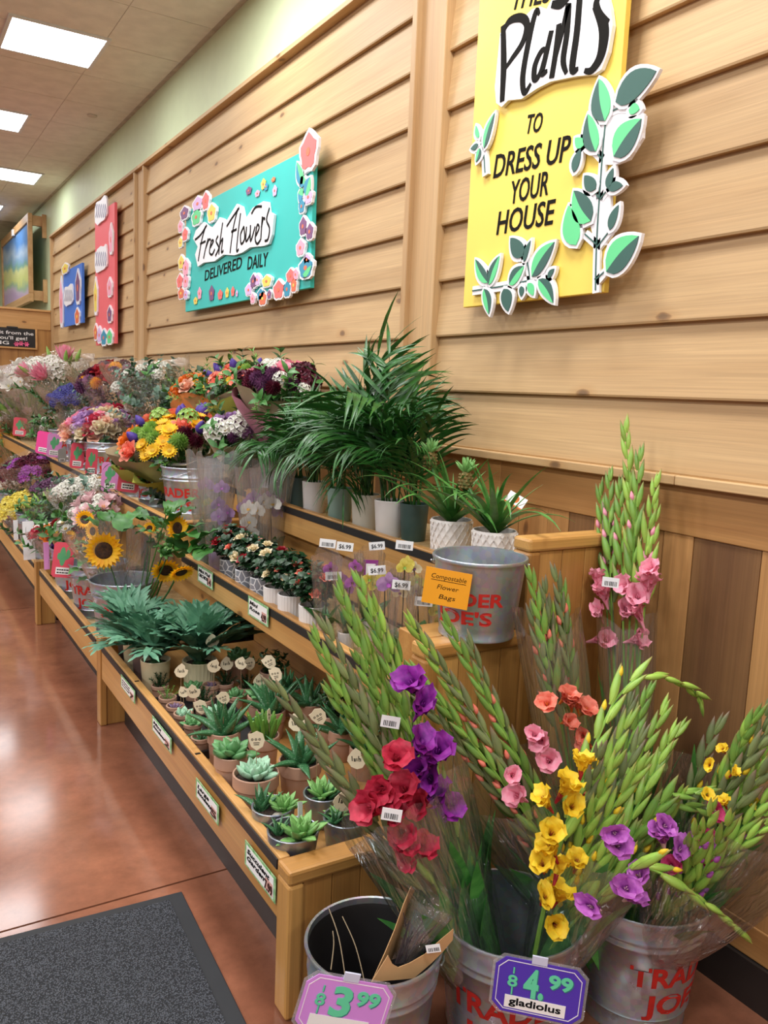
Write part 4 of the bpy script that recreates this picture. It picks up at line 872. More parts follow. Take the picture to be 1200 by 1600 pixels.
mini_rose(456, 927, WPOT, 'mini rose in white ribbed pot, middle of the three', .048, .11, ['mini_white', 'mini_coral'], 5, .03)
mini_rose(491, 944, WPOT, 'mini rose in white ribbed pot, last and fullest in view', .05, .11, ['mini_coral'], 6, .03)
# ------------------------------------------------------------------ top shelf: palms and pineapple plants
Z3 = 1.0
def palm(px, py, rt, mat, words, n, s, seed, h=.13, strap_=0, lean=(0, 0), tilt=(.05, .75)):
    p = atZ(px, py, Z3+h); p.z = Z3; p.x = max(p.x, -.359+rt)
    t = root('potted_palm', words, 'palm', p, 'potted palms'); z = pot(t, rt, rt*.8, h, mat); q = random.Random(seed)
    for i in range(n):
        f = (i+.5)/n; k = q.randrange(4)
        az = i*2.4+seed; lim = (.45 if math.cos(az) > .2 else .8) if math.cos(az) > -.3 else 1.0
        M = T(rt*.5*math.cos(i*2.4), rt*.5*math.sin(i*2.4), z) @ Rz(az) @ Ry(((tilt[0]+(tilt[1]-tilt[0])*f)*lim if math.cos(az) > -.3 else tilt[0]+(tilt[1]-tilt[0])*f)*.85-(.5 if math.cos(az) > .2 else 0)+q.uniform(-.08, .08))
        obj('frond', LF['palm'][k], t, M @ S(s*.86*q.uniform(.85, 1.12)))
    for i in range(strap_):
        obj('leaf', LF['strapw'][i % 2], t, T(0, 0, z) @ Rz(PI+(i-1.5)*.6) @ Ry(.02+.05*i) @ S(s*.85*q.uniform(.9, 1.15)))
    for i in range(5): obj('stem', G().tube([(.01*math.cos(i*1.3), .01*math.sin(i*1.3), z-.01), (.03*math.cos(i*1.3), .03*math.sin(i*1.3), z+.18)], .0035, 5).mesh('stem', L_MID), t)
    return t
palm(458, 745, .05, TPOT, 'palm in dark teal pot, first in the top row beside the paper bouquets', 11, .85, 1)
palm(480, 752, .05, WPOT, 'palm in plain white pot, second along the top shelf', 10, .9, 2, strap_=4)
palm(522, 762, .052, GPOT, 'palm in sage textured pot with thin fronds drooping over the rail', 13, .85, 3, tilt=(.1, 1.0))
palm(553, 772, .055, OPOT, 'palm in off-white textured pot in the middle of the top shelf', 11, 1.0, 4, strap_=6)
palm(600, 781, .056, WPOT, 'tallest palm in tapered white pot near the wall post', 10, 1.25, 5, tilt=(.02, .5))
palm(648, 786, .05, DGPOT, 'palm in dark green pot behind the pineapple plant', 10, 1.0, 6, strap_=3, tilt=(.05, .6))
tp = palm(420, 738, .045, TPOT, 'small leafy palm in front of the yellow paper bouquet', 9, .62, 8, tilt=(.02, .6), h=.13)
QUILT = pm('quilted_white_ceramic', 'eae5e0', .5, var=.03)
FRUIT = pm('pineapple_skin', '8a6a3a', .7, var=.3, vs_=90, c2='55602e')
def pineapple(px, py, words, seed, fr_px, n=26):
    h = .115; p = atZ(px, py, Z3+h); p.z = Z3; p.x = max(p.x, -.359+.068)
    t = root('pineapple_plant', words, 'pineapple plant', p, 'pineapple plants'); R = .066
    obj('pot', G().lathe(pot_profile(R, R*.88, h), 40, jit=lambda k, i: 0).mesh('pot', QUILT), t)
    q = G()
    for k in range(18):   # quilting: crossing raised ridges
        for sg in (-1, 1):
            pts = [((R*.9+.12*R*z_/h+.0008)*math.cos(2*PI*k/18+sg*z_*9), (R*.9+.12*R*z_/h+.0008)*math.sin(2*PI*k/18+sg*z_*9), z_) for z_ in [h*.04+h*.9*j/7 for j in range(8)]]
            q.tube(pts, .0022, 4)
    o = obj('quilting', q.mesh('quilting', QUILT), t); o['kind'] = 'stuff'
    obj('soil', soil_mesh(R-.006), t, T(0, 0, h-.02)); z = h-.02
    leaves(t, 'pine', n, z, (.75, 1.15), (.1, 1.0), seed, jit=.15)
    c = atX(*fr_px, p.x-.02)-p
    obj('stem', G().tube([(0, 0, z), tuple(c)], .005, 6).mesh('stem', L_PINE), t)
    fr = G(); fr.lathe([(.006, -.026), (.018, -.02), (.022, 0), (.019, .02), (.01, .03)], 12)
    for r0 in range(5):
        for k in range(9):
            a = 2*PI*(k+.5*(r0 % 2))/9; zz = -.018+.0095*r0; rr = .0215-.0004*abs(r0-2)**2; fr.lathe([(.0055, 0), (.003, .003), (.0005, .0055)], 5, T(rr*math.cos(a)*.95, rr*math.sin(a)*.95, zz) @ toward((math.cos(a), math.sin(a), .1)))
    o = obj('fruit', fr.mesh('fruit', FRUIT), t, T(c))
    for k in range(16): obj('crown_leaf', LF['echg'][k % 2], o, T(0, 0, .024) @ Rz(k*2.4) @ Ry(.1+.06*k) @ S(.9, .6, .95))
pineapple(678, 812, 'pineapple plant with small fruit in white quilted pot beside the dark green pot', 1, (672, 720))
pineapple(752, 829, 'pineapple plant with larger fruit in white quilted pot next to the stand end', 2, (728, 752), 28)
ct = root('care_card', 'white plant care card with orange pineapple drawing stuck in the last pot', 'card', atX(806, 782, -.2)); F = face(V((0, 0, 0)), EYE-V(ct.location), tilt=.5, roll=-.5)
obj('card', G().box((-.03, -.02, 0), (.03, .02, .001)).mesh('card', WHITE, smooth=False), ct, F); obj('printed_fruit', G().lathe([(.009, .001), (.009, .0015), (.0005, .0016)], 12, S(1, 1.3, 1)).mesh('printed_fruit', PT['orange']), ct, F @ T(.0, .003, 0)); obj('orange_edge', G().box((-.03, -.02, .001), (.03, -.015, .0015)).mesh('orange_edge', PT['orange'], smooth=False), ct, F)
obj('stick', G().tube([(0, 0, 0), (-.02, .02, -.1)], .0015, 5).mesh('stick', WHITE), ct)
# ------------------------------------------------------------------ galvanised buckets
def wrap_text(body, az, r_of, z0, h, mat, w_ang, bold=.03):
    me = text(body, mat, 1, 1, bold, 0, 1.0)
    xs = [v.co.x for v in me.vertices]; x0, w = min(xs), max(xs)-min(xs)
    for v in me.vertices:
        a = az + ((v.co.x-x0)/w-.5)*w_ang; z = z0+v.co.y*h/.73; r = r_of(z)+.0006+.0005*(1 if v.co.z > 0 else 0); v.co = (r*math.cos(a), r*math.sin(a), z)
    return me
BUCK = {}
def bucket_meshes(rt, rb, h, plain=False):
    k = (rt, rb, h)
    if k in BUCK: return BUCK[k]
    R = lambda z: rb+(rt-rb)*z/h
    pr = [(.001, .012), (rb-.01, .012), (rb-.004, 0), (rb+.002, 0), (rb+.0025, .006), (rb, .010)]
    for z in (.15, .16): pr += [(R(h*z), h*z)]
    pr += [(R(h*.17)+(.0028 if h > .21 else 0), h*.168), (R(h*.18), h*.18), (R(h*.5), h*.5)]
    for c in (() if h < .21 else (.77, .83)): pr += [(R(h*(c-.02)), h*(c-.02)), (R(h*c)+.0042, h*(c-.006)), (R(h*c)+.0042, h*(c+.006)), (R(h*(c+.02)), h*(c+.02))]
    pr += [(rt, h-.006), (rt+.005, h-.005), (rt+.0065, h), (rt+.004, h+.0045), (rt-.001, h+.003), (rt-.002, h-.004), (R(h*.5)-.002, h*.5), (rb-.002, .018), (.001, .018)]
    body = G().lathe(pr, 56).mesh('body', GALV, sharp=60)
    ear = G().lathe([(.011, 0), (.011, .004), (.006, .006), (.001, .006)], 12).mesh('ear', GALV)
    pts = [((rt+.008)*math.cos(a), (rt+.008)*math.sin(a), h-.015-.05*math.sin(a)) for a in [PI*i/18 for i in range(19)]]
    wire = G().tube(pts, .0022, 6).mesh('bail_handle', GALV)
    BUCK[k] = (body, ear, wire, R); return BUCK[k]
def bucket(words, loc, rt=.155, rb=.12, h=.29, az=0, hz=-.9, letters=True, group='galvanised flower buckets', liner=False, wang=2.0, shift=0):
    t = root('bucket', words, 'bucket', loc, group); body, ear, wire, R = bucket_meshes(rt, rb, h)
    obj('body', body, t)
    for a in (hz, hz+PI): obj('ear', ear, t, Rz(a) @ T(R(h*.95)-.001, 0, h*.93) @ Ry(PI/2))
    obj('bail_handle', wire, t, Rz(hz))
    if letters:
        ca = math.atan2(EYE.y-loc[1], EYE.x-loc[0])+az
        obj('lettering', wrap_text('TRADER', ca, R, h*.47, h*.17, REDP, wang), t); obj('lettering', wrap_text("JOE'S", ca, R, h*.23, h*.17, REDP, wang*.75), t)
    if liner: obj('liner', G().lathe([(.001, .03), (rb-.008, .03), (R(h*.5)-.006, h*.5), (rt-.006, h-.02), (rt-.003, h-.01)], 48).mesh('liner', BLACK), t)
    return t
bM = bucket('galvanised bucket holding red, purple and yellow gladioli behind the purple price sign', (-.625, 1.32, 0), .165, .128, .32, .08, -.9, True, 'buckets on the floor')
bR = bucket('galvanised bucket with red lettering against the wall baseboard', (-.262, 1.25, 0), .165, .126, .32, .95, -.9, True, 'buckets on the floor')
bL = bucket('black-lined galvanised bucket with a brown paper bag in it', (-.955, 1.385, 0), .146, .115, .32, 2.2, -.9, False, 'buckets on the floor', True)
bC = bucket('low empty galvanised bucket with an orange card on the stand step', (-.507, 1.655, .885), .1195, .098, .205, -.42, -.6, True, 'galvanised flower buckets', False, 2.1)
# ------------------------------------------------------------------ gladiolus bunches
def bez(a, b, c, n): return [a*(1-t)**2 + b*(2*t*(1-t)) + c*t*t for t in [i/(n-1) for i in range(n)]]
def spike(t, o, base, tip, mid=None, bud='green', tipc=None, f0=.42, q=None, ext=None, s=1.0):
    """one flower spike from base to tip (world points); buds in two ranks over the upper part"""
    q = q or rnd; mid = mid or (base+tip)/2 + V((q.uniform(-.04, .04), q.uniform(-.03, .03), .03+q.uniform(-.03, .05))); pts = bez(base, mid, tip, 22)
    if ext: pts = pts[:-1] + [V(p) for p in smooth_line([tuple(tip)] + [tuple(e_) for e_ in ext], 7)]
    Ls = [0]
    for i in range(1, len(pts)): Ls.append(Ls[-1]+(pts[i]-pts[i-1]).length)
    tot = Ls[-1]; st = GL_DULL if bud == 'dull' else GL_STEM
    sp_ = obj('flower_spike', G().tube([tuple(p-o) for p in pts], [.0055*s*(1-.75*l/tot) for l in Ls], 6).mesh('flower_spike', st), t)
    def at(l):
        for i in range(1, len(pts)):
            if Ls[i] >= l: f = (l-Ls[i-1])/max(Ls[i]-Ls[i-1], 1e-6); return pts[i-1].lerp(pts[i], f), (pts[i]-pts[i-1]).normalized()
        return pts[-1], (pts[-1]-pts[-2]).normalized()
    l = tot*f0; k = 0; side0 = None
    while l < tot-.004:
        p, d = at(l); f = (l/tot-f0)/(1-f0); sz = s*(1.1-.5*f)*q.uniform(.9, 1.1)
        if side0 is None: side0 = d.cross(V((EYE-p))).normalized()
        side = (side0 - d*side0.dot(d)).normalized()*(1 if k % 2 else -1); fwd = d.cross(side)
        dd = (d + side*(.24-.12*f) + fwd*q.uniform(-.10, .10)).normalized()
        obj('bud', GB[bud], sp_, T(p-o+side*.003) @ V2M(dd, side) @ S(sz*q.uniform(1.0, 1.3), sz*q.uniform(.95, 1.2), sz*q.uniform(.9, 1.12)))
        if tipc and f < .55 and q.random() < .45: obj('tip_bud', GT[tipc], sp_, T(p-o+dd*.062*sz) @ toward(dd) @ S(.8))
        l += .038*sz*q.uniform(.85, 1.15); k += 1
    obj('bud', GB[bud], sp_, T(pts[-1]-o-(pts[-1]-pts[-2]).normalized()*.012) @ toward(pts[-1]-pts[-2]) @ S(.5*s))
    return sp_
def V2M(dd, side):
    x = (side - dd*side.dot(dd)).normalized(); return Matrix((x, dd.cross(x), dd)).transposed().to_4x4()
def glad_bunch(words, base, tips, florets, kinds, group, leafn=10, leafL=.5, bud='green', tipc=None, slv=None, seed=1, f0=.42, fs=1.0, band=None, ss=1.0, lw=2.0):
    """tips/florets: world points"""
    q = random.Random(seed); base = V(base); t = root('gladiolus_bunch', words, 'gladiolus bunch', base, group); o = base
    for tp_ in tips:
        mid = ext = None; bd = q.choice((bud, bud, 'yel' if bud == 'green' else 'green', 'dull' if bud == 'green' else bud))
        if isinstance(tp_, dict): mid, ext, bd, tp_ = tp_.get('mid'), tp_.get('ext'), tp_.get('bud', bud), tp_['tip']
        b0 = base+V((q.uniform(-.03, .03), q.uniform(-.03, .03), q.uniform(0, .04)))
        spike(t, o, b0, V(tp_), mid, bd, tipc, f0, q, ext, ss)
    ax = (sum((V(x['tip'] if isinstance(x, dict) else x) for x in tips), V())/len(tips)-base).normalized()
    for i, fp in enumerate(florets):
        P = V(fp); d = ((EYE-P).normalized()*.75+ax*.75+V((q.uniform(-.8, .8), q.uniform(-.8, .8), q.uniform(-.6, .5)))).normalized()
        obj('floret', BL[kinds[i % len(kinds)]], t, T(P-o-d*.02) @ toward(d, q.uniform(0, 6)) @ S(fs*q.uniform(.55, 1.1), fs*q.uniform(.7, 1.15), fs*q.uniform(.95, 1.25)))
    M0 = toward(ax)
    for i in range(leafn):
        a = i*2.4; r = .035*math.sqrt((i+.5)/leafn)
        obj('sword_leaf', LF['sword'][i % 2], t, M0 @ T(r*math.cos(a), r*math.sin(a), 0) @ Rz(a) @ Ry(.03+.05*q.random()) @ S(1, lw, leafL*q.uniform(.75, 1.15)))
    if slv: sleeve(t, ax, slv[1]-slv[0], slv[2], slv[3], T(ax*slv[0]), CELLO, seed=seed, wr=.12, n=24)
    if band: obj('rubber_band', G().lathe([(band[1], -.002), (band[1]+.003, 0), (band[1], .002)], 20).mesh('rubber_band', DARK), t, T(ax*band[0]) @ M0)
    return t, ax
gg = 'gladiolus bunches'
Yp = lambda y, *L_: [atY(x, z, y) for x, z in L_]
# red and dusky bunch leaning to the shelves
tR, aR = glad_bunch('red gladiolus bunch leaning over the succulents, dusky buds', (-.665, 1.315, .06), Yp(1.47, (432, 1076), (493, 996), (510, 982), (515, 1078), (549, 1056), (492, 1166), (560, 1030), (530, 1050)),
    Yp(1.33, (617, 1190), (600, 1233), (633, 1240), (588, 1264), (617, 1282), (628, 1302), (643, 1338), (660, 1258), (606, 1248), (628, 1322), (655, 1330)), ['glad_crimson'], gg, 16, .42, 'dull', None, (.12, .62, .05, .12), 3, .40, .95)
# purple bunch
tP, aP = glad_bunch('purple gladiolus bunch in crinkled sleeve, middle floor bucket', (-.62, 1.34, .06), Yp(1.50, (532, 925), (562, 910), (551, 963), (585, 950), (572, 1005), (600, 985), (618, 1010), (590, 1040)),
    Yp(1.36, (655, 1168), (682, 1180), (664, 1205), (676, 1222), (672, 1238), (700, 1262), (693, 1255), (655, 1110), (648, 1075)), ['glad_purple'], gg, 34, .50, 'green', None, (.16, .66, .06, .11), 4, .44, 1.05, (.26, .052))
for tt, px, py, y in ((tR, 612, 1273, 1.27), (tR, 610, 1128, 1.38), (tR, 585, 1270, 1.28)):
    P = atY(px, py, y); f = face(P, roll=-.12); f.translation = P-V(tt.location); sticker(tt, f, '', .04, .026) if px != 585 else None
# coral bunch leaning left out of the wall bucket
glad_bunch('coral-tipped gladiolus bunch leaning left across the plank end', (-.33, 1.24, .08), Yp(1.46, (640, 971), (652, 984), (698, 974), (644, 1045), (640, 1076), (683, 1090), (692, 1121), (726, 1158), (758, 1194), (735, 1010)),
    Yp(1.30, (835, 1150), (858, 1190), (846, 1158), (812, 1246), (800, 1212)), ['glad_pink'], gg, 10, .45, 'green', 'coral', (.18, .62, .07, .12), 5, .40, .8)
# coral upright bunch
glad_bunch('coral gladiolus bunch standing upright against the plank end panel', (-.30, 1.36, .10), Yp(1.47, (829, 898), (850, 919), (869, 898), (831, 954), (848, 940), (880, 930), (862, 960)),
    Yp(1.355, (855, 1101), (900, 1100), (915, 1108), (887, 1128), (911, 1150), (893, 1098), (917, 1165), (905, 1240), (922, 1215), (885, 1088)), ['glad_coral'], gg, 12, .50, 'green', 'coral', (.25, .88, .06, .085), 6, .66, .74, (.42, .045), lw=.9)
# pink bunch by the wall
glad_bunch('tall pink gladiolus bunch in a clear sleeve leaning on the wall', (-.20, 1.33, .10), [atX(x, y, -.10) for x, y in ((977, 672), (999, 712), (952, 746), (938, 771), (1024, 754), (1026, 790), (968, 758), (985, 748), (948, 800))],
    [atX(x, y, -.16) for x, y in ((934, 910), (945, 932), (981, 917), (937, 961), (976, 958), (1000, 965), (945, 1003), (992, 1000), (1013, 920), (996, 935), (1017, 893), (935, 1000))], ['glad_pink'], gg, 16, .62, 'green', 'pink', (.30, .84, .05, .082), 7, .74, .92, (.45, .045), lw=1.0)
tK = bpy.data.objects[[o.name for o in col.objects if o.name.startswith('gladiolus_bunch')][-1]]
P = atX(954, 910, -.24); f = face(P, roll=-.03); f.translation = P-V(tK.location); sticker(tK, f, '', .042, .026)
# yellow bunch leaning right out of the middle bucket
W3 = lambda px, py, y: atY(px, py, y)
glad_bunch('yellow gladiolus bunch sprawling right from the middle bucket', (-.60, 1.265, .10),
    [dict(tip=W3(960, 1095, 1.22), mid=W3(850, 1330, 1.2), ext=[W3(1000, 1058, 1.21), W3(1050, 1062, 1.2), W3(1090, 1085, 1.2), W3(1096, 1102, 1.2)], bud='yel'),
     W3(1012, 1082, 1.25), W3(1037, 1112, 1.27), W3(1049, 1143, 1.2), W3(1062, 1137, 1.28), W3(985, 1100, 1.24), W3(1000, 1150, 1.18), W3(1008, 1195, 1.12),
     dict(tip=W3(1050, 1240, 1.10), ext=[W3(1075, 1240, 1.09), W3(1098, 1234, 1.08)]), dict(tip=W3(1045, 1255, 1.12), ext=[W3(1085, 1262, 1.1), W3(1118, 1276, 1.08)]), W3(960, 1195, 1.15), W3(978, 1130, 1.2),
     dict(tip=W3(990, 1350, 1.08), ext=[W3(1040, 1368, 1.05), W3(1085, 1400, 1.03), W3(1125, 1428, 1.02), W3(1162, 1462, 1.0)], bud='yel'), W3(968, 1300, 1.1), W3(935, 1180, 1.18)],
    [W3(x, y, 1.17) for x, y in ((910, 1196), (882, 1234), (852, 1252), (891, 1262), (860, 1305), (872, 1358), (900, 1350), (850, 1404), (872, 1399), (866, 1444), (848, 1352), (862, 1330))], ['glad_sunny'], gg, 12, .4, 'green', 'yellow', (.08, .42, .05, .13), 8, .36, .85, ss=1.15)
# magenta bunch in the wall bucket
glad_bunch('magenta and pink gladiolus bunch filling the wall bucket', (-.28, 1.22, .12), [W3(1115, 1262, .98), W3(1140, 1285, .97), W3(1186, 1200, 1.05), W3(1205, 1240, 1.0), W3(1205, 1285, .97), W3(1060, 1240, 1.1), W3(1088, 1300, 1.02), W3(1205, 1265, 1.05)],
    [W3(x, y, 1.07) for x, y in ((977, 1390), (985, 1402), (927, 1418), (964, 1322), (1037, 1292), (1106, 1318), (1086, 1348), (1114, 1266), (1035, 1310), (1060, 1330), (960, 1300), (1000, 1370), (1095, 1330), (1050, 1355))], ['glad_magenta', 'glad_magenta', 'glad_magenta', 'glad_magenta', 'glad_magenta', 'glad_hot', 'glad_hot', 'glad_hot'], gg, 8, .35, 'yel', 'magenta', (.1, .42, .08, .17), 9, .32, .85, ss=1.12)
# far right bunch with yellow buds
glad_bunch('green gladiolus bunch with yellow buds at the picture edge by the wall', (-.20, 1.24, .12), [W3(1180, 1118, 1.06), W3(1165, 1142, 1.08), W3(1215, 1080, 1.05), W3(1120, 1135, 1.15), W3(1215, 1130, 1.0), W3(1215, 1185, .98), W3(1205, 1160, 1.04), W3(1150, 1180, 1.08)],
    [W3(x, y, 1.06) for x, y in ((1128, 1168), (1108, 1195), (1130, 1250), (1150, 1205), (1180, 1256), (1107, 1241))], ['glad_sunny'], gg, 12, .5, 'green', 'yellow', (.15, .5, .07, .16), 10, .40, .42, ss=1.2)
# paper bag with dried stems in the lined bucket
pb = root('paper_bag', 'open brown paper bag with dried dark stems leaning in the lined bucket', 'paper bag', (-.895, 1.35, .14))
P0 = V(pb.location); C_ = lambda px, py, y: atY(px, py, y)-P0
flap = [(580, 1534), (600, 1490), (616, 1452), (630, 1412), (642, 1384), (647, 1391), (636, 1415), (627, 1450), (622, 1478), (612, 1502)]
frnt = [(580, 1534), (606, 1492), (613, 1506), (622, 1511), (640, 1504), (664, 1490), (690, 1466), (708, 1451), (707, 1468), (692, 1486), (674, 1504), (646, 1528)]
for nm, poly, y0, y1 in (('bag_flap', flap, 1.30, 1.37), ('bag_front', frnt, 1.275, 1.255)):
    n = len(poly); vs = [C_(x, y, y0+(y1-y0)*(i_/n if nm == 'bag_flap' else (x-580)/128)) for i_, (x, y) in enumerate(poly)]
    ob = obj(nm, G().add(vs, [tuple(range(n))]).mesh(nm, KRAFT, smooth=False), pb); so = ob.modifiers.new('thick', 'SOLIDIFY'); so.thickness = .0015
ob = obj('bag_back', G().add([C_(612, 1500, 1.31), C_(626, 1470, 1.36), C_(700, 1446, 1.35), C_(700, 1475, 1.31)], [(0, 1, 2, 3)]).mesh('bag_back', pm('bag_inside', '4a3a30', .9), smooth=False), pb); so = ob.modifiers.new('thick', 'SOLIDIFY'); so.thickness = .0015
DRY = pm('dried_stem', '3b2f33', .9, var=.3)
for k in range(26):
    a = C_(625+rnd.uniform(-8, 10), 1505, 1.30); c = C_(rnd.uniform(628, 690), rnd.uniform(1425, 1475), rnd.uniform(1.28, 1.34))
    obj('dried_stem', G().tube([tuple(a), tuple((a+c)/2+V((rnd.uniform(-.01, .01),)*3)), tuple(c)], [.0022, .0016, .0008], 4).mesh('dried_stem', DRY), pb)
sleeve(pb, C_(672, 1420, 1.3)-C_(630, 1500, 1.3), .13, .02, .05, T(C_(630, 1500, 1.31)), CELLO, seed=4)
P = atY(677, 1482, 1.245); f = face(P, roll=.25); f.translation = P-P0; sticker(pb, f, '', .03, .018)
for k, L_ in enumerate(((514, 1420, 540, 1530), (535, 1432, 572, 1545), (520, 1455, 517, 1515))):
    a = atY(L_[0], L_[1], 1.42); c = atY(L_[2], L_[3], 1.30); m_ = (a+c)/2+V((.004, 0, .01))
    t = root('bare_twig', ('thin bare twig standing highest in the lined bucket', 'bent bare twig in the middle of the lined bucket', 'short bare twig low in the lined bucket')[k], 'twig', c, 'twigs in the lined bucket')
    obj('twig', G().tube(smooth_line([(0, 0, 0), tuple(m_-c), tuple(a-c)], 5), .0012, 5).mesh('twig', TWIG), t)
# ------------------------------------------------------------------ octagonal price signs
MINTI = pm('mint_print', '63d3a4', .5, var=0); TEALI = pm('teal_print', '2f7f83', .5, var=0); LILP = pm('lilac_card', 'd48ee0', .45, var=.01); VIOP = pm('violet_card', '4f35b0', .4, var=.02); LAMI = film('laminate', .04, .25, haze=.12)
def octagon(w, h, c): return [(-w+c, -h), (w-c, -h), (w, -h+c), (w, h-c), (w-c, h), (-w+c, h), (-w, h-c), (-w, -h+c)]
def price_sign(words, P, w, h, mat, big, cents, roll, strip, yaw=0, tilt=0, dx=0):
    t = root('price_sign', words, 'price sign', P, 'octagonal price signs'); F = face(P, roll=roll, yaw=yaw, tilt=tilt); F.translation = (0, 0, 0)
    obj('card', G().prism(octagon(w, h, .02), 0, .0015).mesh('card', mat, smooth=False), t, F)
    g = G(); a, b_ = octagon(w*.93, h*.9, .018), octagon(w*.915, h*.875, .0175)
    for i in range(8): j = (i+1) % 8; g.prism([a[i], a[j], b_[j], b_[i]], .0015, .0019)
    obj('border', g.mesh('border', WHITE, smooth=False), t, F)
    for s, u0, u1, v, hh in ((big, -w*.34, w*.12, -h*.28, h*1.02), (cents, w*.2, w*.74, h*.18, h*.5)):
        for m_, ox, z in ((TEALI, .0022, .0019), (MINTI, 0, .0026)): fit_text(s, m_, t, F, u0+ox, v-ox, u1+ox, v-ox, hh, bold=.035, z=z, ext=.0003)
    for m_, ox, z in ((TEALI, .0015, .0019), (MINTI, 0, .0026)):
        fit_text('8', m_, t, F, -w*.7+ox, -h*.02-ox, -w*.48+ox, -h*.02-ox, h*.42, bold=.02, z=z, ext=.0003, name='dollar_loops')
        obj('dollar_bar', G().box((-w*.6+ox, h*.45-ox, z), (-w*.57+ox, h*.68-ox, z+.0004)).box((-w*.6+ox, -h*.32-ox, z), (-w*.57+ox, -h*.05-ox, z+.0004)).mesh('dollar_bar', m_, smooth=False), t, F)
    obj('paper_strip', G().box((-w*.72, -h*.82, .0019), (w*.64, -h*.36, .0024)).mesh('paper_strip', WHITE, smooth=False), t, F)
    if strip: fit_text(strip, DARK, t, F, -w*.62, -h*.68, w*.54, -h*.68, h*.26, bold=.025, z=.0026, ext=.0003)
    obj('laminate', G().prism(octagon(w+.006, h+.006, .021), -.0008, -.0002).mesh('laminate', LAMI, smooth=False), t, F)
    obj('clip', G().box((-.02, h-.004, -.001), (.012, h+.014, .003)).mesh('clip', pm('clear_plastic_clip', 'c9cbe0', .2, var=.02), smooth=False), t, F)
    return t
cM = V(bM.location); nM = (V((EYE.x, EYE.y, 0))-cM); nM.z = 0; nM.normalize()
price_sign('violet octagonal $4.99 gladiolus price sign on the middle bucket', atP(841, 1547, cM+nM*.185+V((0, 0, .25)), nM), .093, .063, VIOP, '4.', '99', -.045, 'gladiolus', yaw=.05)
cL = V(bL.location); nL = (V((EYE.x, EYE.y, 0))-cL); nL.z = 0; nL.normalize()
price_sign('lilac octagonal $3.99 price sign on the black-lined bucket', atP(538, 1574, cL+nL*.165+V((0, 0, .25)), nL), .090, .062, LILP, '3', '99', -.25, None, yaw=.12)
# orange card on the step bucket
oc = root('orange_card', 'orange handwritten card reading Compostable Flower Bags on the empty bucket', 'card', atP(698, 919, V((-.507, 1.655, 1.0))+(V((EYE.x, EYE.y, 0))-V((-.507, 1.655, 0))).normalized()*.124, V((EYE.x+.507, EYE.y-1.655, 0)))); F = face(V(oc.location), yaw=-.12, roll=-.10); F.translation = (0, 0, 0)
obj('card', G().box((-.058, -.046, 0), (.058, .046, .001)).mesh('card', pm('orange_cardstock', 'f2a21e', .6, var=.02), smooth=False), oc, F)
for s, u0, u1, v in (('Compostable', -.042, .046, .021), ('Flower', -.024, .03, -.005), ('Bags', -.016, .025, -.029)): fit_text(s, DARK, oc, F, u0, v, u1, v, .012, bold=-.005, shear=.15, ext=.0003)
obj('underline', G().box((-.042, .016, .001), (.046, .0173, .0014)).mesh('underline', DARK, smooth=False), oc, F)
# ------------------------------------------------------------------ wall signs
LW = pm('cutout_white', 'eeecef', .5, var=.01); LDK = pm('cutout_dark_green', '2c5a50', .5, var=.02); LMT = pm('cutout_mint', '5fd28a', .5, var=.02)
def sign_frame(X):
    F = wallF(X)
    def uv(px, py): p = atX(px, py, X); return (-p.y, p.z)
    return F, uv
def leaf_poly(a, b, w, n=9, grow=0, sk=.0):
    ax, ay = a; bx, by = b; L_ = math.hypot(bx-ax, by-ay); dx, dy = (bx-ax)/L_, (by-ay)/L_; ax -= dx*grow; ay -= dy*grow; L_ += 2*grow; w += grow; l = []; r = []; mdl = []
    for i in range(n+1):
        t = i/n; s = w*math.sin(PI*t**.8)**.8 if 0 < t < 1 else 0; x, y = ax+dx*L_*t, ay+dy*L_*t; bow = sk*L_*math.sin(PI*t); x -= dy*bow; y += dx*bow
        mdl.append((x, y)); l.append((x-dy*s, y+dx*s)); r.append((x+dy*s, y-dx*s))
    return l, mdl, r
def cut_leaf(parent, F, a, b, w, two=True, dark=LDK, mint=LMT, flip=False, z=0, name='leaf_cutout'):
    g = G(); l, m_, r = leaf_poly(a, b, w*.74+.0, 9, .011, .06); g.prism(l + r[-2:0:-1], 0, .012)
    l, m_, r = leaf_poly(a, b, w*.74, 9, 0, .06)
    if flip: l, r = r, l
    g.c = 1; g.prism(l + m_[-2:0:-1], .012, .0145)
    g.c = 2 if two else 1; g.prism(r + m_[-2:0:-1], .012, .0145)
    return obj(name, g.mesh(name, LW, dark, mint, smooth=False), parent, F @ T(0, 0, z))
# 1 yellow plants sign
XS = -.055; F, uv = sign_frame(XS)
ys_ = root('plants_sign', 'tall yellow sign about plants with white script plate and leaf cut-outs', 'sign', (0, 0, 0))
u0, u1, v0 = -2.40, -1.733, 1.812
obj('board', G().box((u0, v0, -.02), (u1, 3.12, 0)).mesh('board', pm('yellow_board', 'f2d35c', .55, var=.01), smooth=False), ys_, F, bevel=.002)
Q = lambda x, y: uv(700+x/2.4, y/2.4)
pl = [Q(*p) for p in ((195, 390), (190, 330), (210, 130), (225, 95), (270, 65), (310, 60), (330, 40), (360, 30), (385, 40), (400, 10), (430, -40), (520, -80), (600, -60), (625, 40), (632, 100), (615, 200), (590, 265), (560, 285), (500, 290), (450, 300), (400, 310), (350, 335), (320, 355), (290, 375), (240, 380), (215, 405))]
obj('script_plate', G().prism(pl, .002, .016).mesh('script_plate', LW, smooth=False), ys_, F)
DKI = pm('sign_ink', '191714', .8, var=0, spec=.1)
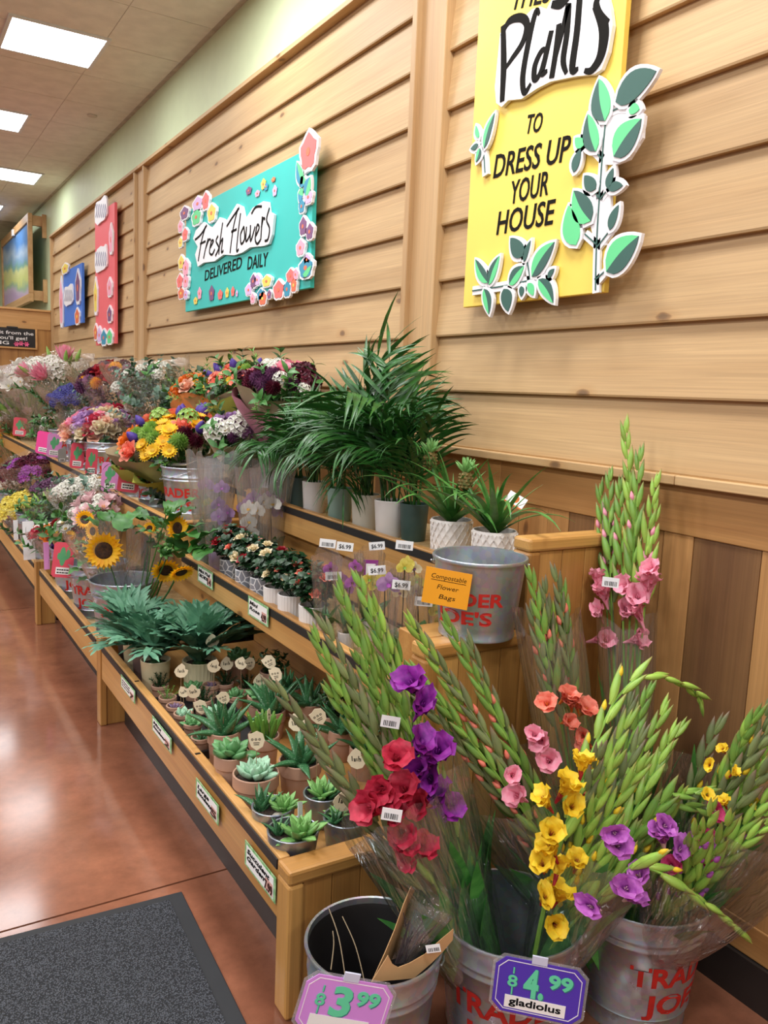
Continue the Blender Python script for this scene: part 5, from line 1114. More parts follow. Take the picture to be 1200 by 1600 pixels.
scr = [[(222, 100, 1), (224, 250, 1.25), (218, 385, 1)], [(215, 140, .5), (245, 85, 1), (290, 72, 1.2), (312, 100, 1.2), (295, 165, 1), (255, 225, .8), (230, 262, .5)],
       [(358, 60, .5), (345, 50, .9), (318, 160, 1.1), (296, 290, 1.1), (302, 352, .9), (326, 318, .5)], [(392, 195, .6), (368, 195, .8), (342, 250, 1), (340, 300, 1), (362, 275, .7), (402, 130, .5)], [(404, 120, .9), (382, 215, 1), (368, 278, 1), (388, 270, .5)],
       [(432, 95, .9), (420, 200, 1), (404, 298, 1)], [(410, 262, .5), (438, 150, .7), (462, 50, 1), (468, 30, 1), (462, 130, 1), (448, 230, 1), (460, 280, .6)], [(512, -30, 1), (500, 120, 1.1), (482, 262, 1.1), (504, 262, .5)], [(405, 22, .9), (440, 20, 1.2), (475, -10, .6)],
       [(620, 85, .4), (585, 60, 1), (572, 20, 1), (590, -20, .6)], [(565, 30, .7), (600, 110, 1.6), (590, 210, 1.4), (555, 268, 1), (528, 270, .6)]]
for i_, s in enumerate(scr):
    g = G(); stroke(g, [(*Q(x, y), w) for x, y, w in s], .022, .016, .018+.00004*i_); obj('script_stroke', g.mesh('script_stroke', DKI, smooth=False), ys_, F)
def ptext(parent, F, Qf, body, bl, br, top, mat=DKI, bold=.012, shear=.12, z=.001, ext=.0008):
    a, b_, c = Qf(*bl), Qf(*br), Qf(*top); return fit_text(body, mat, parent, F, a[0], a[1], b_[0], b_[1], abs(c[1]-a[1]), ext, bold, shear, z)
for body, bl, br, top in (('TO', (292, 502), (350, 492), (290, 432)), ('DRESS UP', (170, 668), (455, 600), (172, 580)), ('YOUR', (235, 765), (375, 728), (235, 678)), ('HOUSE', (182, 880), (398, 838), (184, 792)), ('THESE', (238, 38), (420, -2), (238, -40))):
    ptext(ys_, F, Q, body, bl, br, top)
def sl(a, b, w, **k): cut_leaf(ys_, F @ T(0, 0, .004), Q(*a), Q(*b), w/2.4*.00142, **k)
g = G()
for pts in ([(565, 1100), (570, 900), (590, 600), (605, 440)], [(590, 600), (560, 570), (515, 540)], [(600, 440), (650, 410), (715, 412)], [(580, 750), (550, 700)], [(582, 750), (620, 705), (650, 705)], [(570, 920), (525, 880)], [(570, 930), (620, 865)], [(566, 1060), (610, 1010)]): stroke(g, [Q(*p) for p in pts], .026, .002, .012)
g.c = 1
for pts in ([(565, 1090), (570, 900), (590, 600), (605, 440)], [(590, 600), (560, 570), (515, 540)], [(600, 440), (650, 410), (715, 412)], [(580, 750), (550, 700)], [(582, 750), (620, 705), (650, 705)], [(570, 920), (525, 880)], [(570, 930), (620, 865)], [(566, 1050), (610, 1010)]): stroke(g, [Q(*p) for p in pts], .004, .012, .014)
obj('stem_cutout', g.mesh('stem_cutout', LW, LDK, smooth=False), ys_, F)
g = G().prism([Q(*p) for p in ((590, 620), (560, 560), (570, 470), (600, 400), (680, 380), (745, 430), (740, 520), (690, 600), (640, 620))], .001, .011).prism([Q(*p) for p in ((565, 930), (545, 850), (560, 730), (620, 700), (620, 780), (600, 920))], .001, .011)
obj('backing_cutout', g.mesh('backing_cutout', LW, smooth=False), ys_, F)
for a, b_, w, k in (((645, 388), (798, 272), 88, dict(two=False)), ((605, 458), (583, 300), 80, {}), ((695, 418), (735, 414), 32, dict(two=False, dark=LMT)), ((570, 572), (541, 432), 66, {}), ((638, 592), (742, 450), 100, dict(flip=True)), ((525, 550), (493, 522), 34, dict(two=False, dark=LMT)), ((487, 650), (514, 562), 36, dict(two=False)),
    ((570, 712), (528, 662), 44, dict(two=False)), ((615, 712), (636, 634), 30, dict(two=False)), ((618, 712), (672, 700), 30, dict(two=False)), ((552, 832), (488, 718), 84, dict(flip=True)), ((496, 922), (468, 774), 76, dict(two=False, dark=LMT)), ((622, 866), (656, 772), 34, dict(two=False)), ((610, 1022), (732, 888), 100, dict(flip=True)),
    ((150, 560), (190, 428), 40, dict(flip=True)), ((130, 520), (120, 475), 20, dict(two=False, dark=LMT)), ((128, 545), (100, 562), 22, dict(two=False)), ((135, 560), (120, 612), 30, {}),
    ((165, 1062), (118, 975), 46, dict(flip=True)), ((168, 1070), (208, 962), 46, {}), ((150, 1085), (168, 1180), 46, {}), ((300, 960), (250, 895), 60, dict(two=False)), ((300, 985), (325, 905), 24, dict(two=False)), ((330, 1040), (415, 910), 70, dict(flip=True)), ((245, 1070), (300, 1000), 52, {}), ((225, 1085), (240, 1170), 60, dict(two=False)), ((290, 1075), (290, 1115), 26, dict(two=False)), ((315, 1065), (335, 1110), 32, dict(two=False, dark=LMT)), ((355, 1050), (410, 1138), 50, {}), ((390, 1045), (414, 1010), 22, dict(two=False))): sl(a, b_, w, **k)
g = G()
for pts in ([(102, 1092), (230, 1072), (330, 1050), (395, 1040)], [(320, 1050), (305, 960)], [(150, 660), (145, 580), (135, 540)]): stroke(g, [Q(*p) for p in pts], .030, .001, .012)
g.c = 1
for pts in ([(102, 1092), (230, 1072), (330, 1050), (395, 1040)], [(320, 1050), (305, 960)], [(150, 650), (145, 580), (135, 540)]): stroke(g, [Q(*p) for p in pts], .004, .012, .014)
obj('stem_cutout', g.mesh('stem_cutout', LW, LDK, smooth=False), ys_, F)
# 2 teal sign
XS = -.06; F, uv = sign_frame(XS); Q = lambda x, y: uv(270+x/4.8, 190+y/4.8)
ts = root('flower_sign', 'wide teal Fresh Flowers Delivered Daily sign edged with flower cut-outs', 'sign', (0, 0, 0))
a, b_ = Q(95, 1425), Q(1030, 1240); top = Q(300, 600)
obj('board', G().box((a[0], a[1]-.002, -.022), (b_[0], 2.625, 0)).mesh('board', pm('teal_board', '2fb9b0', .55, var=.01), smooth=False), ts, F, bevel=.002)
pl = [Q(*p) for p in ((205, 1090), (185, 1000), (205, 940), (170, 880), (190, 820), (250, 755), (310, 800), (330, 780), (370, 720), (400, 730), (420, 750), (500, 620), (540, 640), (560, 740), (620, 650), (700, 600), (735, 605), (745, 680), (780, 700), (765, 850), (740, 920), (700, 935), (600, 945), (540, 985), (480, 1005), (400, 1000), (330, 1050), (250, 1060))]
obj('script_plate', G().prism(pl, .002, .016).mesh('script_plate', LW, smooth=False), ts, F)
g = G()
for s in ([(185, 890), (230, 850), (275, 780)], [(265, 790), (235, 900), (210, 1050)], [(225, 920), (265, 900)], [(285, 880), (265, 960), (250, 1030)], [(268, 950), (290, 890), (305, 890)], [(300, 950), (325, 900), (310, 900), (295, 980), (315, 1000), (335, 960)], [(360, 860), (345, 900), (365, 950), (340, 1010)], [(395, 760), (378, 880), (365, 1000)], [(372, 930), (395, 880), (385, 980), (400, 970)],
          [(425, 790), (470, 720), (520, 650)], [(510, 655), (475, 800), (450, 990)], [(460, 830), (500, 810)], [(530, 690), (510, 850), (500, 970), (515, 960)], [(555, 790), (530, 850), (535, 920), (560, 880), (555, 790)], [(575, 790), (570, 900), (600, 850), (605, 780), (605, 900), (640, 790)], [(645, 860), (670, 800), (655, 780), (640, 880), (655, 920), (680, 890)], [(612, 695), (645, 645), (690, 640)], [(694, 715), (688, 800), (682, 890)], [(686, 800), (702, 730), (714, 738)], [(748, 650), (726, 740), (748, 805), (736, 885), (712, 898)]):
    g = G(); stroke(g, [Q(*p) for p in s], .013, .016, .018); obj('script_stroke', g.mesh('script_stroke', DKI, smooth=False), ts, F)
ptext(ts, F, Q, 'DELIVERED', (240, 1195), (520, 1095), (240, 1115), DKI, .012); ptext(ts, F, Q, 'DAILY', (560, 1110), (715, 1080), (560, 1010), DKI, .012)
CUT = {k: pm('cutout_'+k, v, .5, var=.03) for k, v in dict(coral='ee6f6c', pink='f2a6bd', yellow='ecd35c', plum='7a4a78', lilac='d7b3e0', blue='2f8fb0', mint='7fd08c', orange='e0704c').items()}
def cut_flower(parent, F, c, rx, ry, colr, kind='petal', flat=False, rot=0, name='flower_cutout'):
    g = G(); n = 16; P = lambda k, f: [(c[0]+rx*k*math.cos(2*PI*i/n+rot)*(1+f*math.sin(5*2*PI*i/n)), c[1]+ry*k*math.sin(2*PI*i/n+rot)*(1+f*math.sin(5*2*PI*i/n))) for i in range(n)]
    if not flat: g.prism(P(1.0, .10), .0, .014)
    z = .001 if flat else .014
    g.c = 1; g.prism(P(.80, .13), z, z+.002)
    g.c = 2; g.prism(P(.2, .0), z+.002, z+.0032)
    return obj(name, g.mesh(name, LW, CUT[colr], CUT['orange' if colr != 'orange' else 'yellow'], smooth=False), parent, F @ T(0, 0, .002))
K = .00085*3.3
for x, y, rx, ry, c_ in ((1040, 230, 72, 160, 'coral'), (1040, 570, 34, 62, 'lilac'), (990, 640, 26, 60, 'blue'), (1000, 790, 32, 80, 'plum'), (1050, 830, 32, 70, 'plum'), (980, 950, 36, 70, 'pink'), (1020, 1100, 60, 90, 'blue'), (1030, 1040, 28, 50, 'lilac'), (905, 1160, 36, 60, 'coral'), (815, 1265, 46, 80, 'coral'), (880, 1260, 30, 70, 'blue'), (930, 1230, 24, 62, 'orange'), (945, 1150, 22, 50, 'pink'),
                         (695, 1330, 34, 60, 'orange'), (680, 1300, 30, 50, 'blue'), (725, 1200, 40, 50, 'yellow'), (625, 1200, 26, 60, 'plum'), (655, 1190, 24, 50, 'lilac'), (590, 1265, 30, 50, 'lilac'), (620, 1330, 20, 45, 'pink'), (745, 1300, 18, 40, 'plum'),
                         (105, 690, 36, 55, 'plum'), (205, 620, 44, 60, 'lilac'), (265, 600, 30, 75, 'coral'), (195, 720, 40, 70, 'mint'), (310, 690, 36, 75, 'yellow'), (75, 790, 20, 50, 'pink'), (110, 850, 24, 55, 'coral'), (75, 910, 18, 45, 'yellow'), (80, 1060, 24, 60, 'yellow'), (115, 1100, 26, 70, 'pink'), (70, 1200, 26, 60, 'coral'), (115, 1200, 24, 60, 'pink'), (80, 1290, 26, 50, 'orange'), (115, 1300, 18, 40, 'lilac')):
    c = Q(x, y); cx = Q(x+rx, y); cy = Q(x, y+ry); cut_flower(ts, F, c, abs(cx[0]-c[0]), abs(cy[1]-c[1]), c_)
for x, y, rx, ry, c_ in ((575, 520, 26, 36, 'plum'), (685, 470, 22, 50, 'yellow'), (705, 490, 18, 36, 'blue'), (760, 435, 18, 22, 'orange'), (770, 520, 20, 50, 'lilac'), (640, 540, 22, 30, 'pink'), (205, 1290, 18, 55, 'pink'), (175, 1345, 18, 34, 'yellow'), (295, 1290, 24, 70, 'plum'), (360, 1300, 22, 46, 'coral'), (412, 1285, 16, 46, 'yellow'), (455, 1275, 16, 44, 'coral'), (485, 1290, 10, 30, 'lilac')):
    c = Q(x, y); cx = Q(x+rx, y); cy = Q(x, y+ry); cut_flower(ts, F, c, abs(cx[0]-c[0]), abs(cy[1]-c[1]), c_, flat=True, name='printed_flower')
for a, b_, w in (((1000, 470), (955, 310), 40), ((1000, 560), (965, 540), 40), ((1010, 480), (985, 420), 34), ((1020, 560), (1055, 420), 46), ((1000, 1150), (1065, 1080), 40)):
    cut_leaf(ts, F @ T(0, 0, .004), Q(*a), Q(*b_), w*.0011, dark=CUT['blue'], mint=CUT['mint'])
# 3, 4 red and blue signs far along the wall
XS = -.06
for nm, words, bc, corners, plates, prints in (
    ('bouquet_sign', 'narrow tall coral-red wall sign with white flower plates', 'e5636a', ((150, 540), (179, 312)), [(160, 330, 11, 20, 0), (160, 405, 11, 21, 0), (176, 375, 3, 25, 1), (152, 465, 3, 30, 2), (174, 450, 4, 16, 1), (174, 492, 4, 14, 3), (158, 524, 4, 14, 4), (165, 528, 5, 14, 5), (174, 527, 5, 13, 6), (152, 520, 3, 14, 7)], [(164, 442), (164, 482)]),
    ('plant_sign', 'small blue wall sign with white script plate, farthest along the wall', '3f74d0', ((100, 511), (128, 407)), [(109, 462, 8, 17, 0), (124, 450, 4, 28, 3), (98, 475, 3, 40, 1), (104, 420, 6, 9, 2), (123, 495, 4, 14, 7)], [(112, 495)])):
    F, uv = sign_frame(XS); t = root(nm, words, 'sign', (0, 0, 0)); a, b_ = uv(*corners[0]), uv(*corners[1])
    obj('board', G().box((a[0], a[1], -.022), (b_[0], b_[1]-.02, 0)).mesh('board', pm(nm+'_board', bc, .55, var=.01), smooth=False), t, F)
    for i, (x, y, rx, ry, ci) in enumerate(plates):
        c = uv(x, y); cx = uv(x+rx, y); cy = uv(x, y+ry); n = 20; q = random.Random(i)
        if ci == 0:
            P = [(c[0]+(cx[0]-c[0])*(.9*(1 if math.cos(2*PI*k/n) > 0 else -1)*abs(math.cos(2*PI*k/n))**.5), c[1]+(cy[1]-c[1])*abs(math.sin(2*PI*k/n))**.5*(1 if math.sin(2*PI*k/n) > 0 else -1)*q.uniform(.75, 1.05)) for k in range(n)]
            obj('script_plate', G().prism(P, .002, .016).mesh('script_plate', LW, smooth=False), t, F)
            g = G()
            for k in range(6):
                x_ = x-rx*.65+k*rx*.26; stroke(g, [uv(x_, y-ry*.5), uv(x_+rx*.12, y), uv(x_-rx*.02, y+ry*.5)], .02, .016, .018)
            obj('script_strokes', g.mesh('script_strokes', pm('faded_ink', '8a88a0', .6, var=0), smooth=False), t, F)
        else: cut_flower(t, F, c, abs(cx[0]-c[0]), abs(cy[1]-c[1]), list(CUT)[ci])
# ------------------------------------------------------------------ cut-flower bouquets on the two farther stands
def bouquet(words, px, py, X, R, blooms, sprigs, L_=.36, wrap=None, wrap2=None, slv=True, lean=(-.25, -.12), group='mixed bouquets', seed=1, cap=1.15, up=.0, bscale=1.0, name='bouquet', frost=False):
    R *= 1.36; L_ *= 1.06; X = min(X, -(R*1.3+.05)); head = atX(px, py, X); ax = V((lean[0], lean[1], 1)).normalized(); base = head-ax*L_; q = random.Random(seed)
    t = root(name, words, 'bouquet', base, group); M0 = toward(ax)
    H = L_
    st = G()
    for k in range(9):
        a = k*2.4; r = math.sqrt((k+.5)/9); st.tube([(.018*r*math.cos(a), .018*r*math.sin(a), 0), (R*.5*r*math.cos(a), R*.5*r*math.sin(a), H-R*.3)], .003, 4)
    o = obj('stems', st.mesh('stems', L_MID), t, M0); o['kind'] = 'stuff'
    lst = [b_ for b_, n, *_ in blooms for _ in range(int(n*1.5+.5))]; q.shuffle(lst); n = len(lst)
    for i, d in enumerate(fib(n, cap, seed)):
        rr = R*q.uniform(.88, 1.06); p = V((d.x*rr, d.y*rr, H-R*.35+d.z*R*.62+q.uniform(-.01, .012)))
        obj('bloom', BL[lst[i]], t, M0 @ T(p) @ toward(d+V((0, 0, .35)), q.uniform(0, 6)) @ S(bscale*1.28*q.uniform(.85, 1.15)))
    j = 0
    for kd, n in sprigs:
        for d in fib(n, cap+.3, seed+j):
            rr = R*q.uniform(.45, .8); p = V((d.x*rr, d.y*rr, H-R*.75+d.z*R*.45))
            obj('leaf_sprig', SP[kd], t, M0 @ T(p) @ toward(d+V((0, 0, .55)), q.uniform(0, 6)) @ S(q.uniform(.8, 1.1)*min(1, R/.09)))
        for d in fib(max(4, n//2), 1.5, seed+j+.5):
            p = V((d.x*R*.55, d.y*R*.55, H-R*1.25+d.z*R*.3)); obj('leaf_sprig', SP[kd], t, M0 @ T(p) @ toward(d+V((0, 0, .9)), q.uniform(0, 6)) @ S(q.uniform(.8, 1.1)*min(1.1, R/.1)))
        j += 1
    if wrap: sleeve(t, ax, H-R*.15, .03, R*1.08, None, wrap, seed=seed, name='paper_wrap', top=.10, wr=.16, n=30)
    if wrap2: sleeve(t, ax, H-R*.5, .036, R*1.12, None, wrap2, seed=seed+5, name='paper_wrap', top=.16, wr=.2, n=30)
    if slv: sleeve(t, ax, H+R*.35, .034, R*1.2, None, FROST if frost else CELLO, seed=seed+9, top=.06, wr=.14, n=24)
    return t
gm = 'mixed bouquets'
# top row
bouquet('white lily bouquet in frosty cellophane at the far end of the top row', 45, 592, -.45, .25, [('lily_white', 12), ('stat_white', 8), ('orch_white', 8)], [('lily', 6)], .5, seed=1, group=gm, frost=True, bscale=1.3)
bouquet('white orchid sprays in tall cellophane farthest left in the top row', 8, 600, -.66, .24, [('orch_white', 14), ('stat_white', 8)], [('green', 5)], .5, seed=2, group=gm, frost=True, bscale=1.3)
bouquet('white hydrangea bouquet with pink protea in the top row', 88, 578, -.24, .21, [('hydrangea_white', 3), ('protea', 2), ('lily_bud', 4), ('stat_white', 2)], [('green', 10), ('dark', 8), ('lily', 6)], .45, seed=3, group=gm, bscale=1.35)
bouquet('plum and burgundy bouquet with golden pompons in the top row', 175, 590, -.25, .19, [('pom_gold', 4), ('pom_plum', 5), ('rose_red', 4), ('pom_burgundy', 4), ('pom_mauve', 3)], [('dark', 10), ('euc', 6)], .42, seed=4, group=gm, bscale=1.35)
bouquet('grey-green eucalyptus and ivy bunch in the top row', 232, 588, -.22, .17, [('stat_white', 4)], [('euc', 22), ('dark', 12), ('green', 8)], .42, seed=5, group=gm)
bouquet('orange rose bouquet in brown kraft paper in the top row', 306, 602, -.22, .105, [('rose_orange', 6), ('daisy_gold', 4), ('rose_peach', 3)], [('fine', 6), ('green', 6)], .36, KRAFT, ORNP, False, (-.35, .1), seed=6, group=gm)
bouquet('coral, yellow and violet bouquet in olive paper in the top row', 372, 590, -.32, .12, [('rose_coral', 4), ('daisy_yellow', 6), ('anem', 3), ('tulip_violet', 3), ('pom_green', 2)], [('green', 10), ('dark', 6), ('fine', 4)], .36, GREIGE, OLIVE, False, (-.32, -.1), seed=7, group=gm)
bouquet('burgundy and white bouquet in greige paper nearest the palms', 436, 592, -.22, .13, [('pom_burgundy', 5), ('stat_white', 7), ('alst_burg', 3), ('rose_pink', 3), ('pom_plum', 3)], [('green', 10), ('fine', 4)], .36, GREIGE, PINKP, False, (-.1, -.2), seed=8, group=gm)
# middle row
bouquet('pale lily bud bunch in cellophane in the middle row, far left', 40, 640, -.5, .19, [('lily_bud', 16), ('lily_pink', 3)], [('lily', 14)], .4, seed=11, group=gm, bscale=1.5)
bouquet('blue-violet statice bunch in the middle row', 118, 618, -.42, .17, [('stat_blue', 24)], [('dark', 14)], .4, seed=12, group=gm, bscale=1.2)
bouquet('plain green foliage bunch below the statice', 78, 662, -.56, .13, [('stat_white', 2)], [('green', 18), ('dark', 8)], .36, seed=13, group=gm)
bouquet('pink, cream and red rose bouquet in the middle row', 158, 662, -.52, .185, [('rose_lilac', 7), ('rose_cream', 7), ('rose_crimson', 6), ('rose_pink', 5), ('rose_peach', 4), ('pom_lilac', 4), ('rose_white', 3)], [('dark', 8)], .36, seed=14, group=gm, bscale=1.35)
bouquet('big yellow, orange and green bouquet in olive paper in the middle row', 268, 678, -.50, .21, [('daisy_yellow', 13), ('rose_orange', 3), ('pom_green', 4), ('tulip_violet', 5), ('rose_coral', 3), ('pom_burgundy', 3), ('daisy_gold', 4), ('hydrangea_green', 2)], [('green', 12), ('dark', 8), ('fine', 5)], .34, GREIGE, OLIVE, False, (-.3, -.15), seed=15, group=gm, bscale=1.25)
bouquet('white and purple bouquet in greige paper behind the tall orchids', 372, 668, -.40, .105, [('hydrangea_white', 2), ('daisy_white', 5), ('pom_plum', 3), ('rose_lilac', 2), ('stat_plum', 3)], [('green', 6)], .32, GREIGE, None, False, (-.25, -.2), seed=16, group=gm)
bouquet('single-colour yellow gerbera bunch in the middle row at the picture edge', 12, 684, -.64, .14, [('daisy_gold', 6), ('rose_orange', 3)], [('fine', 6), ('green', 4)], .36, seed=17, group=gm, bscale=1.7)
bouquet('white phlox bunch above the yellow gerberas at the picture edge', 2, 655, -.70, .14, [('stat_white', 10), ('orch_white', 4)], [('green', 4)], .36, seed=18, group=gm)
# low row
bouquet('burgundy alstroemeria bunch in the low row', 40, 735, -.86, .155, [('alst_burg', 13), ('alst_mag', 6)], [('dark', 10)], .36, seed=21, group=gm, bscale=1.15)
bouquet('pale yellow alstroemeria bunch in the low row', 36, 790, -.96, .125, [('alst_yellow', 18)], [('green', 6)], .34, seed=22, group=gm, cap=1.5)
bouquet('plum statice bunch in the low row behind the yellow alstroemeria', 80, 762, -.84, .10, [('stat_plum', 12)], [('dark', 6)], .32, seed=23, group=gm)
bouquet('grey-white statice bunch beside the stand end in the low row', 124, 766, -.80, .125, [('stat_white', 14)], [('euc', 12)], .34, seed=24, group=gm, bscale=1.1)
bouquet('green lisianthus bud bunch in the low row', 76, 792, -.92, .10, [('lily_bud', 8)], [('green', 14), ('dark', 4)], .32, seed=25, group=gm, bscale=.8)
bouquet('pale pink alstroemeria bunch above the sunflowers', 152, 796, -.82, .10, [('lily_pink', 10), ('stat_white', 4)], [('green', 5)], .32, seed=26, group=gm)
bouquet('small bouquet in kraft and purple paper behind the cactus card', 112, 824, -.93, .085, [('rose_red', 3), ('daisy_gold', 2), ('daisy_white', 4)], [('green', 5)], .3, KRAFT, PURP, False, (-.2, -.1), seed=27, group=gm)
bouquet('white and orange posy in cellophane beside the purple paper', 78, 832, -.99, .075, [('stat_white', 5), ('rose_orange', 2), ('rose_crimson', 1)], [('green', 5)], .26, seed=28, group=gm)
bouquet('lilac and white bunch at the far low edge of the picture', 4, 760, -.92, .12, [('stat_white', 6), ('stat_plum', 5)], [('euc', 6)], .32, seed=29, group=gm)
# sunflowers
def sun_bunch(words, base, spots, X, buds, seed, lv):
    base = V(base); t = root('sunflower_bunch', words, 'sunflower bunch', base, 'sunflower bunches'); q = random.Random(seed)
    for i, (px, py, s, yaw, tilt) in enumerate(spots):
        P = atX(px, py, X+q.uniform(-.02, .02)); f = face(P, yaw=yaw, tilt=tilt); f.translation = P-base; obj('bloom', BL['sun'], t, f @ S(s))
        obj('stem', G().tube(smooth_line([(0, 0, 0), tuple((P-base)*.55+V((.03, .02, 0))), tuple(P-base-(f.to_3x3() @ V((0, 0, .015))))], 4), .004, 5).mesh('stem', L_SUN), t)
    for px, py, s in buds:
        P = atX(px, py, X+q.uniform(-.03, .03)); f = face(P, yaw=q.uniform(-1, 1), tilt=q.uniform(-.2, .6)); f.translation = P-base; o = obj('flower_bud', BL['sunbud'], t, f @ S(s))
        for k in range(8): obj('sepal', LF['echg'][1], o, Rz(k*.785) @ T(.008, 0, .006) @ Ry(.5) @ S(.6))
        obj('stem', G().tube([(0, 0, 0), tuple(P-base)], .003, 5).mesh('stem', L_SUN), t)
    for px, py, s, az in lv:
        P = atX(px, py, X+q.uniform(-.03, .03)); [obj('leaf', LF['sun'][q.randrange(2)], t, T(P-base+V((q.uniform(-.03, .03), q.uniform(-.04, .04), q.uniform(-.03, .03)))) @ Rz(az+q.uniform(-.8, .8)) @ Ry(q.uniform(.4, 1.2)) @ S(.78*s*q.uniform(.8, 1.25))) for _ in range(2)]
    return t
XS_ = -.93
bS = bucket('galvanised bucket of sunflowers, largest in the low row, at the stand leg', (-.885, 3.80, ZF), .155, .12, .285, .05, .9)
s1 = sun_bunch('sunflower bunch with the big bloom facing out, left side of its bucket', (-.90, 3.84, ZF+.03), [(162, 860, 1.45, 0, .05), (132, 812, .85, .3, .3), (146, 830, .8, -.9, .1), (134, 848, .6, -1.3, 0), (122, 866, .6, -1.4, 0), (128, 895, .6, -1.2, -.2)], -.97,
    [(140, 850, 1.0)], 1, [(130, 850, .9, 3.2), (140, 862, 1.0, 3.8), (150, 880, 1.1, 3.5), (138, 885, 1.0, 4.2), (180, 825, 1.1, 1.5), (190, 830, 1.1, .5), (132, 872, .9, 2.9), (165, 815, .9, 2.0), (145, 900, .9, 4.0), (200, 822, 1.0, .2)])
sleeve(s1, (-.35, .1, 1), .42, .05, .12, T(.0, .0, .12), CELLO, seed=31, wr=.2)
s2 = sun_bunch('sunflower bunch with drooping blooms, right side of its bucket', (-.86, 3.76, ZF+.03), [(276, 825, .95, .7, .1), (259, 890, 1.1, .1, -.5), (283, 893, .9, .4, -.8), (234, 826, .55, -.5, .4)], -.80,
    [(236, 826, 1.2), (256, 862, 1.5), (270, 851, 1.0), (260, 803, 1.0), (250, 838, 1.1)], 2, [(262, 810, 1.1, 5.5), (275, 800, 1.0, .5), (285, 845, 1.2, 5.2), (296, 862, 1.3, 5.6), (280, 870, 1.2, 4.6), (245, 845, 1.0, 3.4), (255, 830, 1.0, 2.4), (295, 880, 1.1, 6.0), (240, 812, .9, 2.8), (268, 870, 1.1, 4.2), (225, 805, .9, 2.0)])
sleeve(s2, (.25, -.15, 1), .40, .05, .12, T(0, 0, .12), CELLO, seed=32, wr=.2)
# buckets behind
gb = 'galvanised flower buckets'
for words, (x, y, z), h, az in (
    ('galvanised bucket with red lettering just left of the sunflower bucket', (-.90, 4.28, ZF), .27, -.2), ('galvanised bucket under the red cactus card in the low row', (-.91, 4.72, ZF), .27, .1),
    ('galvanised bucket holding the white posy, third from the sunflowers', (-.91, 5.55, ZF), .27, .5), ('galvanised bucket holding the yellow alstroemeria', (-.91, 6.05, ZF), .27, .3), ('galvanised bucket below the burgundy alstroemeria at the far low row', (-.90, 6.6, ZF), .27, -.2), ('galvanised bucket farthest left in the low row', (-.90, 7.2, ZF), .27, 0),
    ('galvanised bucket under the big yellow bouquet, nearest on the middle shelf', (-.50, 4.02, .825), .27, -.65), ('galvanised bucket under the yellow bouquet, second on the middle shelf', (-.50, 4.56, .825), .26, -.5), ('galvanised bucket behind the pink cactus card on the middle shelf', (-.52, 5.02, .825), .25, .2),
    ('galvanised bucket under the rose bouquet on the middle shelf', (-.52, 5.75, .845), .25, .3), ('galvanised bucket under the foliage bunch on the middle shelf', (-.52, 6.4, .845), .25, 0), ('galvanised bucket farthest left on the middle shelf', (-.52, 7.1, .845), .25, 0),
    ('galvanised bucket under the paper bouquets on the top shelf', (-.19, 3.75, .98), .24, 1.6), ('galvanised bucket under the eucalyptus on the top shelf', (-.19, 5.0, .98), .24, 0)):
    bucket(words, (x, y, z), .145, .112, h, az, 1.2, True, gb)
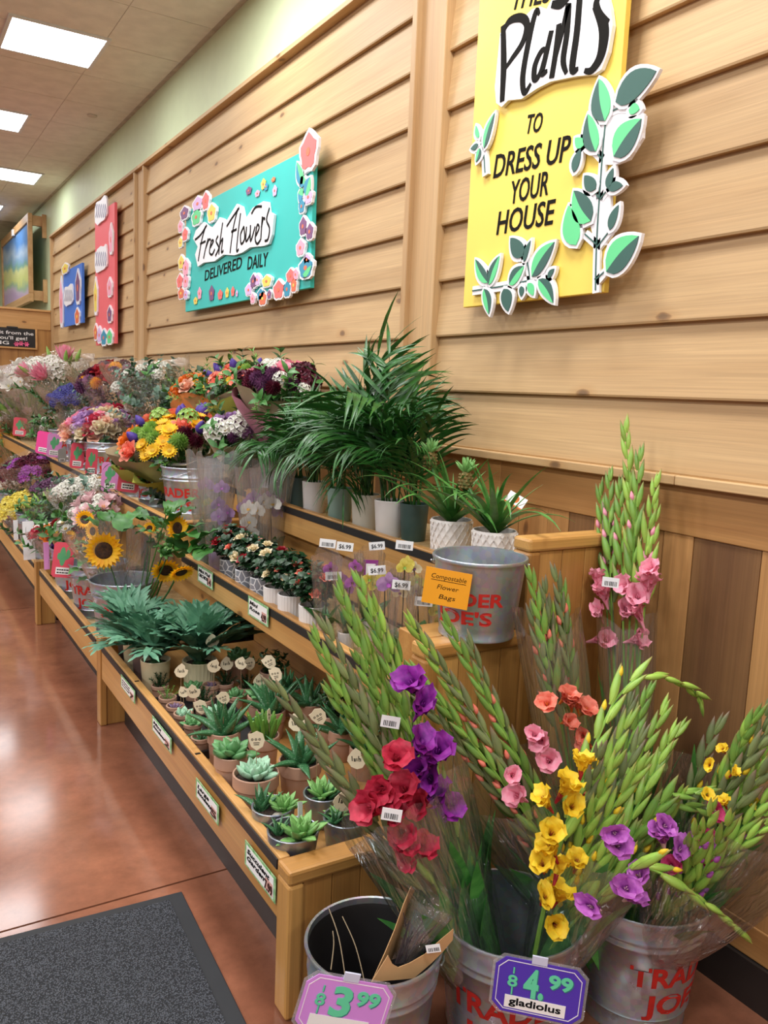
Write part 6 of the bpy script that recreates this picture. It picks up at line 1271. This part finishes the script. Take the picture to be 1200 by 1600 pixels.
# cactus cards hung on the buckets
CG = pm('cactus_green_print', '5aa873', .5, var=.03); CARDC = dict(red=pm('card_red', 'e25468', .45, var=.02), pink=pm('card_pink', 'd88fc8', .45, var=.02), hot=pm('card_hot', 'f0489a', .45, var=.02), grey=pm('card_grey', '9c9a94', .5, var=.04))
def cactus_card(words, px, py, X, w, h, c_, yaw=0, roll=0, plain=False):
    P = atX(px, py, X); t = root('cactus_card', words, 'price card', P, 'cactus price cards'); F = face(P, yaw=yaw, roll=roll); F.translation = (0, 0, 0)
    obj('card', G().prism(octagon(w, h, .012), 0, .0015).mesh('card', CARDC[c_], smooth=False), t, F)
    if not plain:
        g = G()
        for x, y, rx, ry in ((-.1, .2, .3, .55), (.4, .35, .2, .28), (.12, .12, .3, .12), (-.45, .2, .16, .2)): g.prism([(w*(x+rx*math.cos(a)), h*(y+ry*math.sin(a))) for a in [2*PI*k/12 for k in range(12)]], .0015, .002+.0001*x)
        o = obj('cactus_print', g.mesh('cactus_print', CG, smooth=False), t, F); o['kind'] = 'stuff'
    obj('paper_strip', G().box((-w*.62, -h*.82, .0022), (w*.62, -h*.42, .0026)).mesh('paper_strip', WHITE, smooth=False), t, F)
    g = G()
    for r in range(2):
        x = -w*.5
        while x < w*.45: d = rnd.uniform(.12, .3)*w; g.box((x, -h*(.56+.16*r)-.003, .0026), (x+d*.8, -h*(.56+.16*r)+.003, .003)); x += d
    o = obj('handwriting', g.mesh('handwriting', DARK, smooth=False), t, F); o['kind'] = 'stuff'
    return t
cactus_card('red cactus card on the low-row bucket left of the sunflowers', 99, 875, -1.07, .05, .09, 'red', 0, -.12)
cactus_card('pink cactus card hung on the middle shelf bucket', 172, 745, -.70, .05, .085, 'pink', .3, -.06)
cactus_card('red cactus card beside the pink one on the middle shelf', 202, 745, -.68, .056, .085, 'red', .1, -.14)
cactus_card('hot pink handwritten card in the middle row', 69, 692, -.72, .06, .09, 'hot', -.3, -.15, True)
cactus_card('grey-pink card next to the hot pink one', 85, 696, -.70, .055, .09, 'pink', .3, -.1)
cactus_card('red-edged card, third from the hot pink one', 121, 712, -.70, .05, .085, 'red', .5, -.12)
cactus_card('red-edged card behind the foliage, beside the rose bouquet bucket', 143, 722, -.70, .045, .085, 'red', .7, -.08)
cactus_card('faded red card at the far end of the middle row', 31, 667, -.66, .06, .09, 'red', 0, -.1)
cactus_card('small white ticket between the cards of the middle row', 97, 712, -.70, .03, .05, 'grey', .3, 0, True)
for i, (words, a, b_) in enumerate((('long white paper ticket hanging from the yellow alstroemeria bucket', (44, 817), (44, 876)), ('slim white paper ticket farther along the low rail', (24, 815), (24, 846)), ('slim pink paper ticket at the stand end of the low row', (72, 850), (70, 890)))):
    P = atX(*a, -1.075); P2 = atX(*b_, -1.085); t = root('paper_ticket', words, 'ticket', P, 'paper tickets'); h = P.z-P2.z; w = (.07, .03, .03)[i]; F = face(P, yaw=.3); F.translation = (0, 0, 0)
    obj('ticket', G().box((-w/2, -h, 0), (w/2, .01, .001)).mesh('ticket', (STICKER, STICKER, CARDC['pink'])[i], smooth=False), t, F @ Rx(-.06))
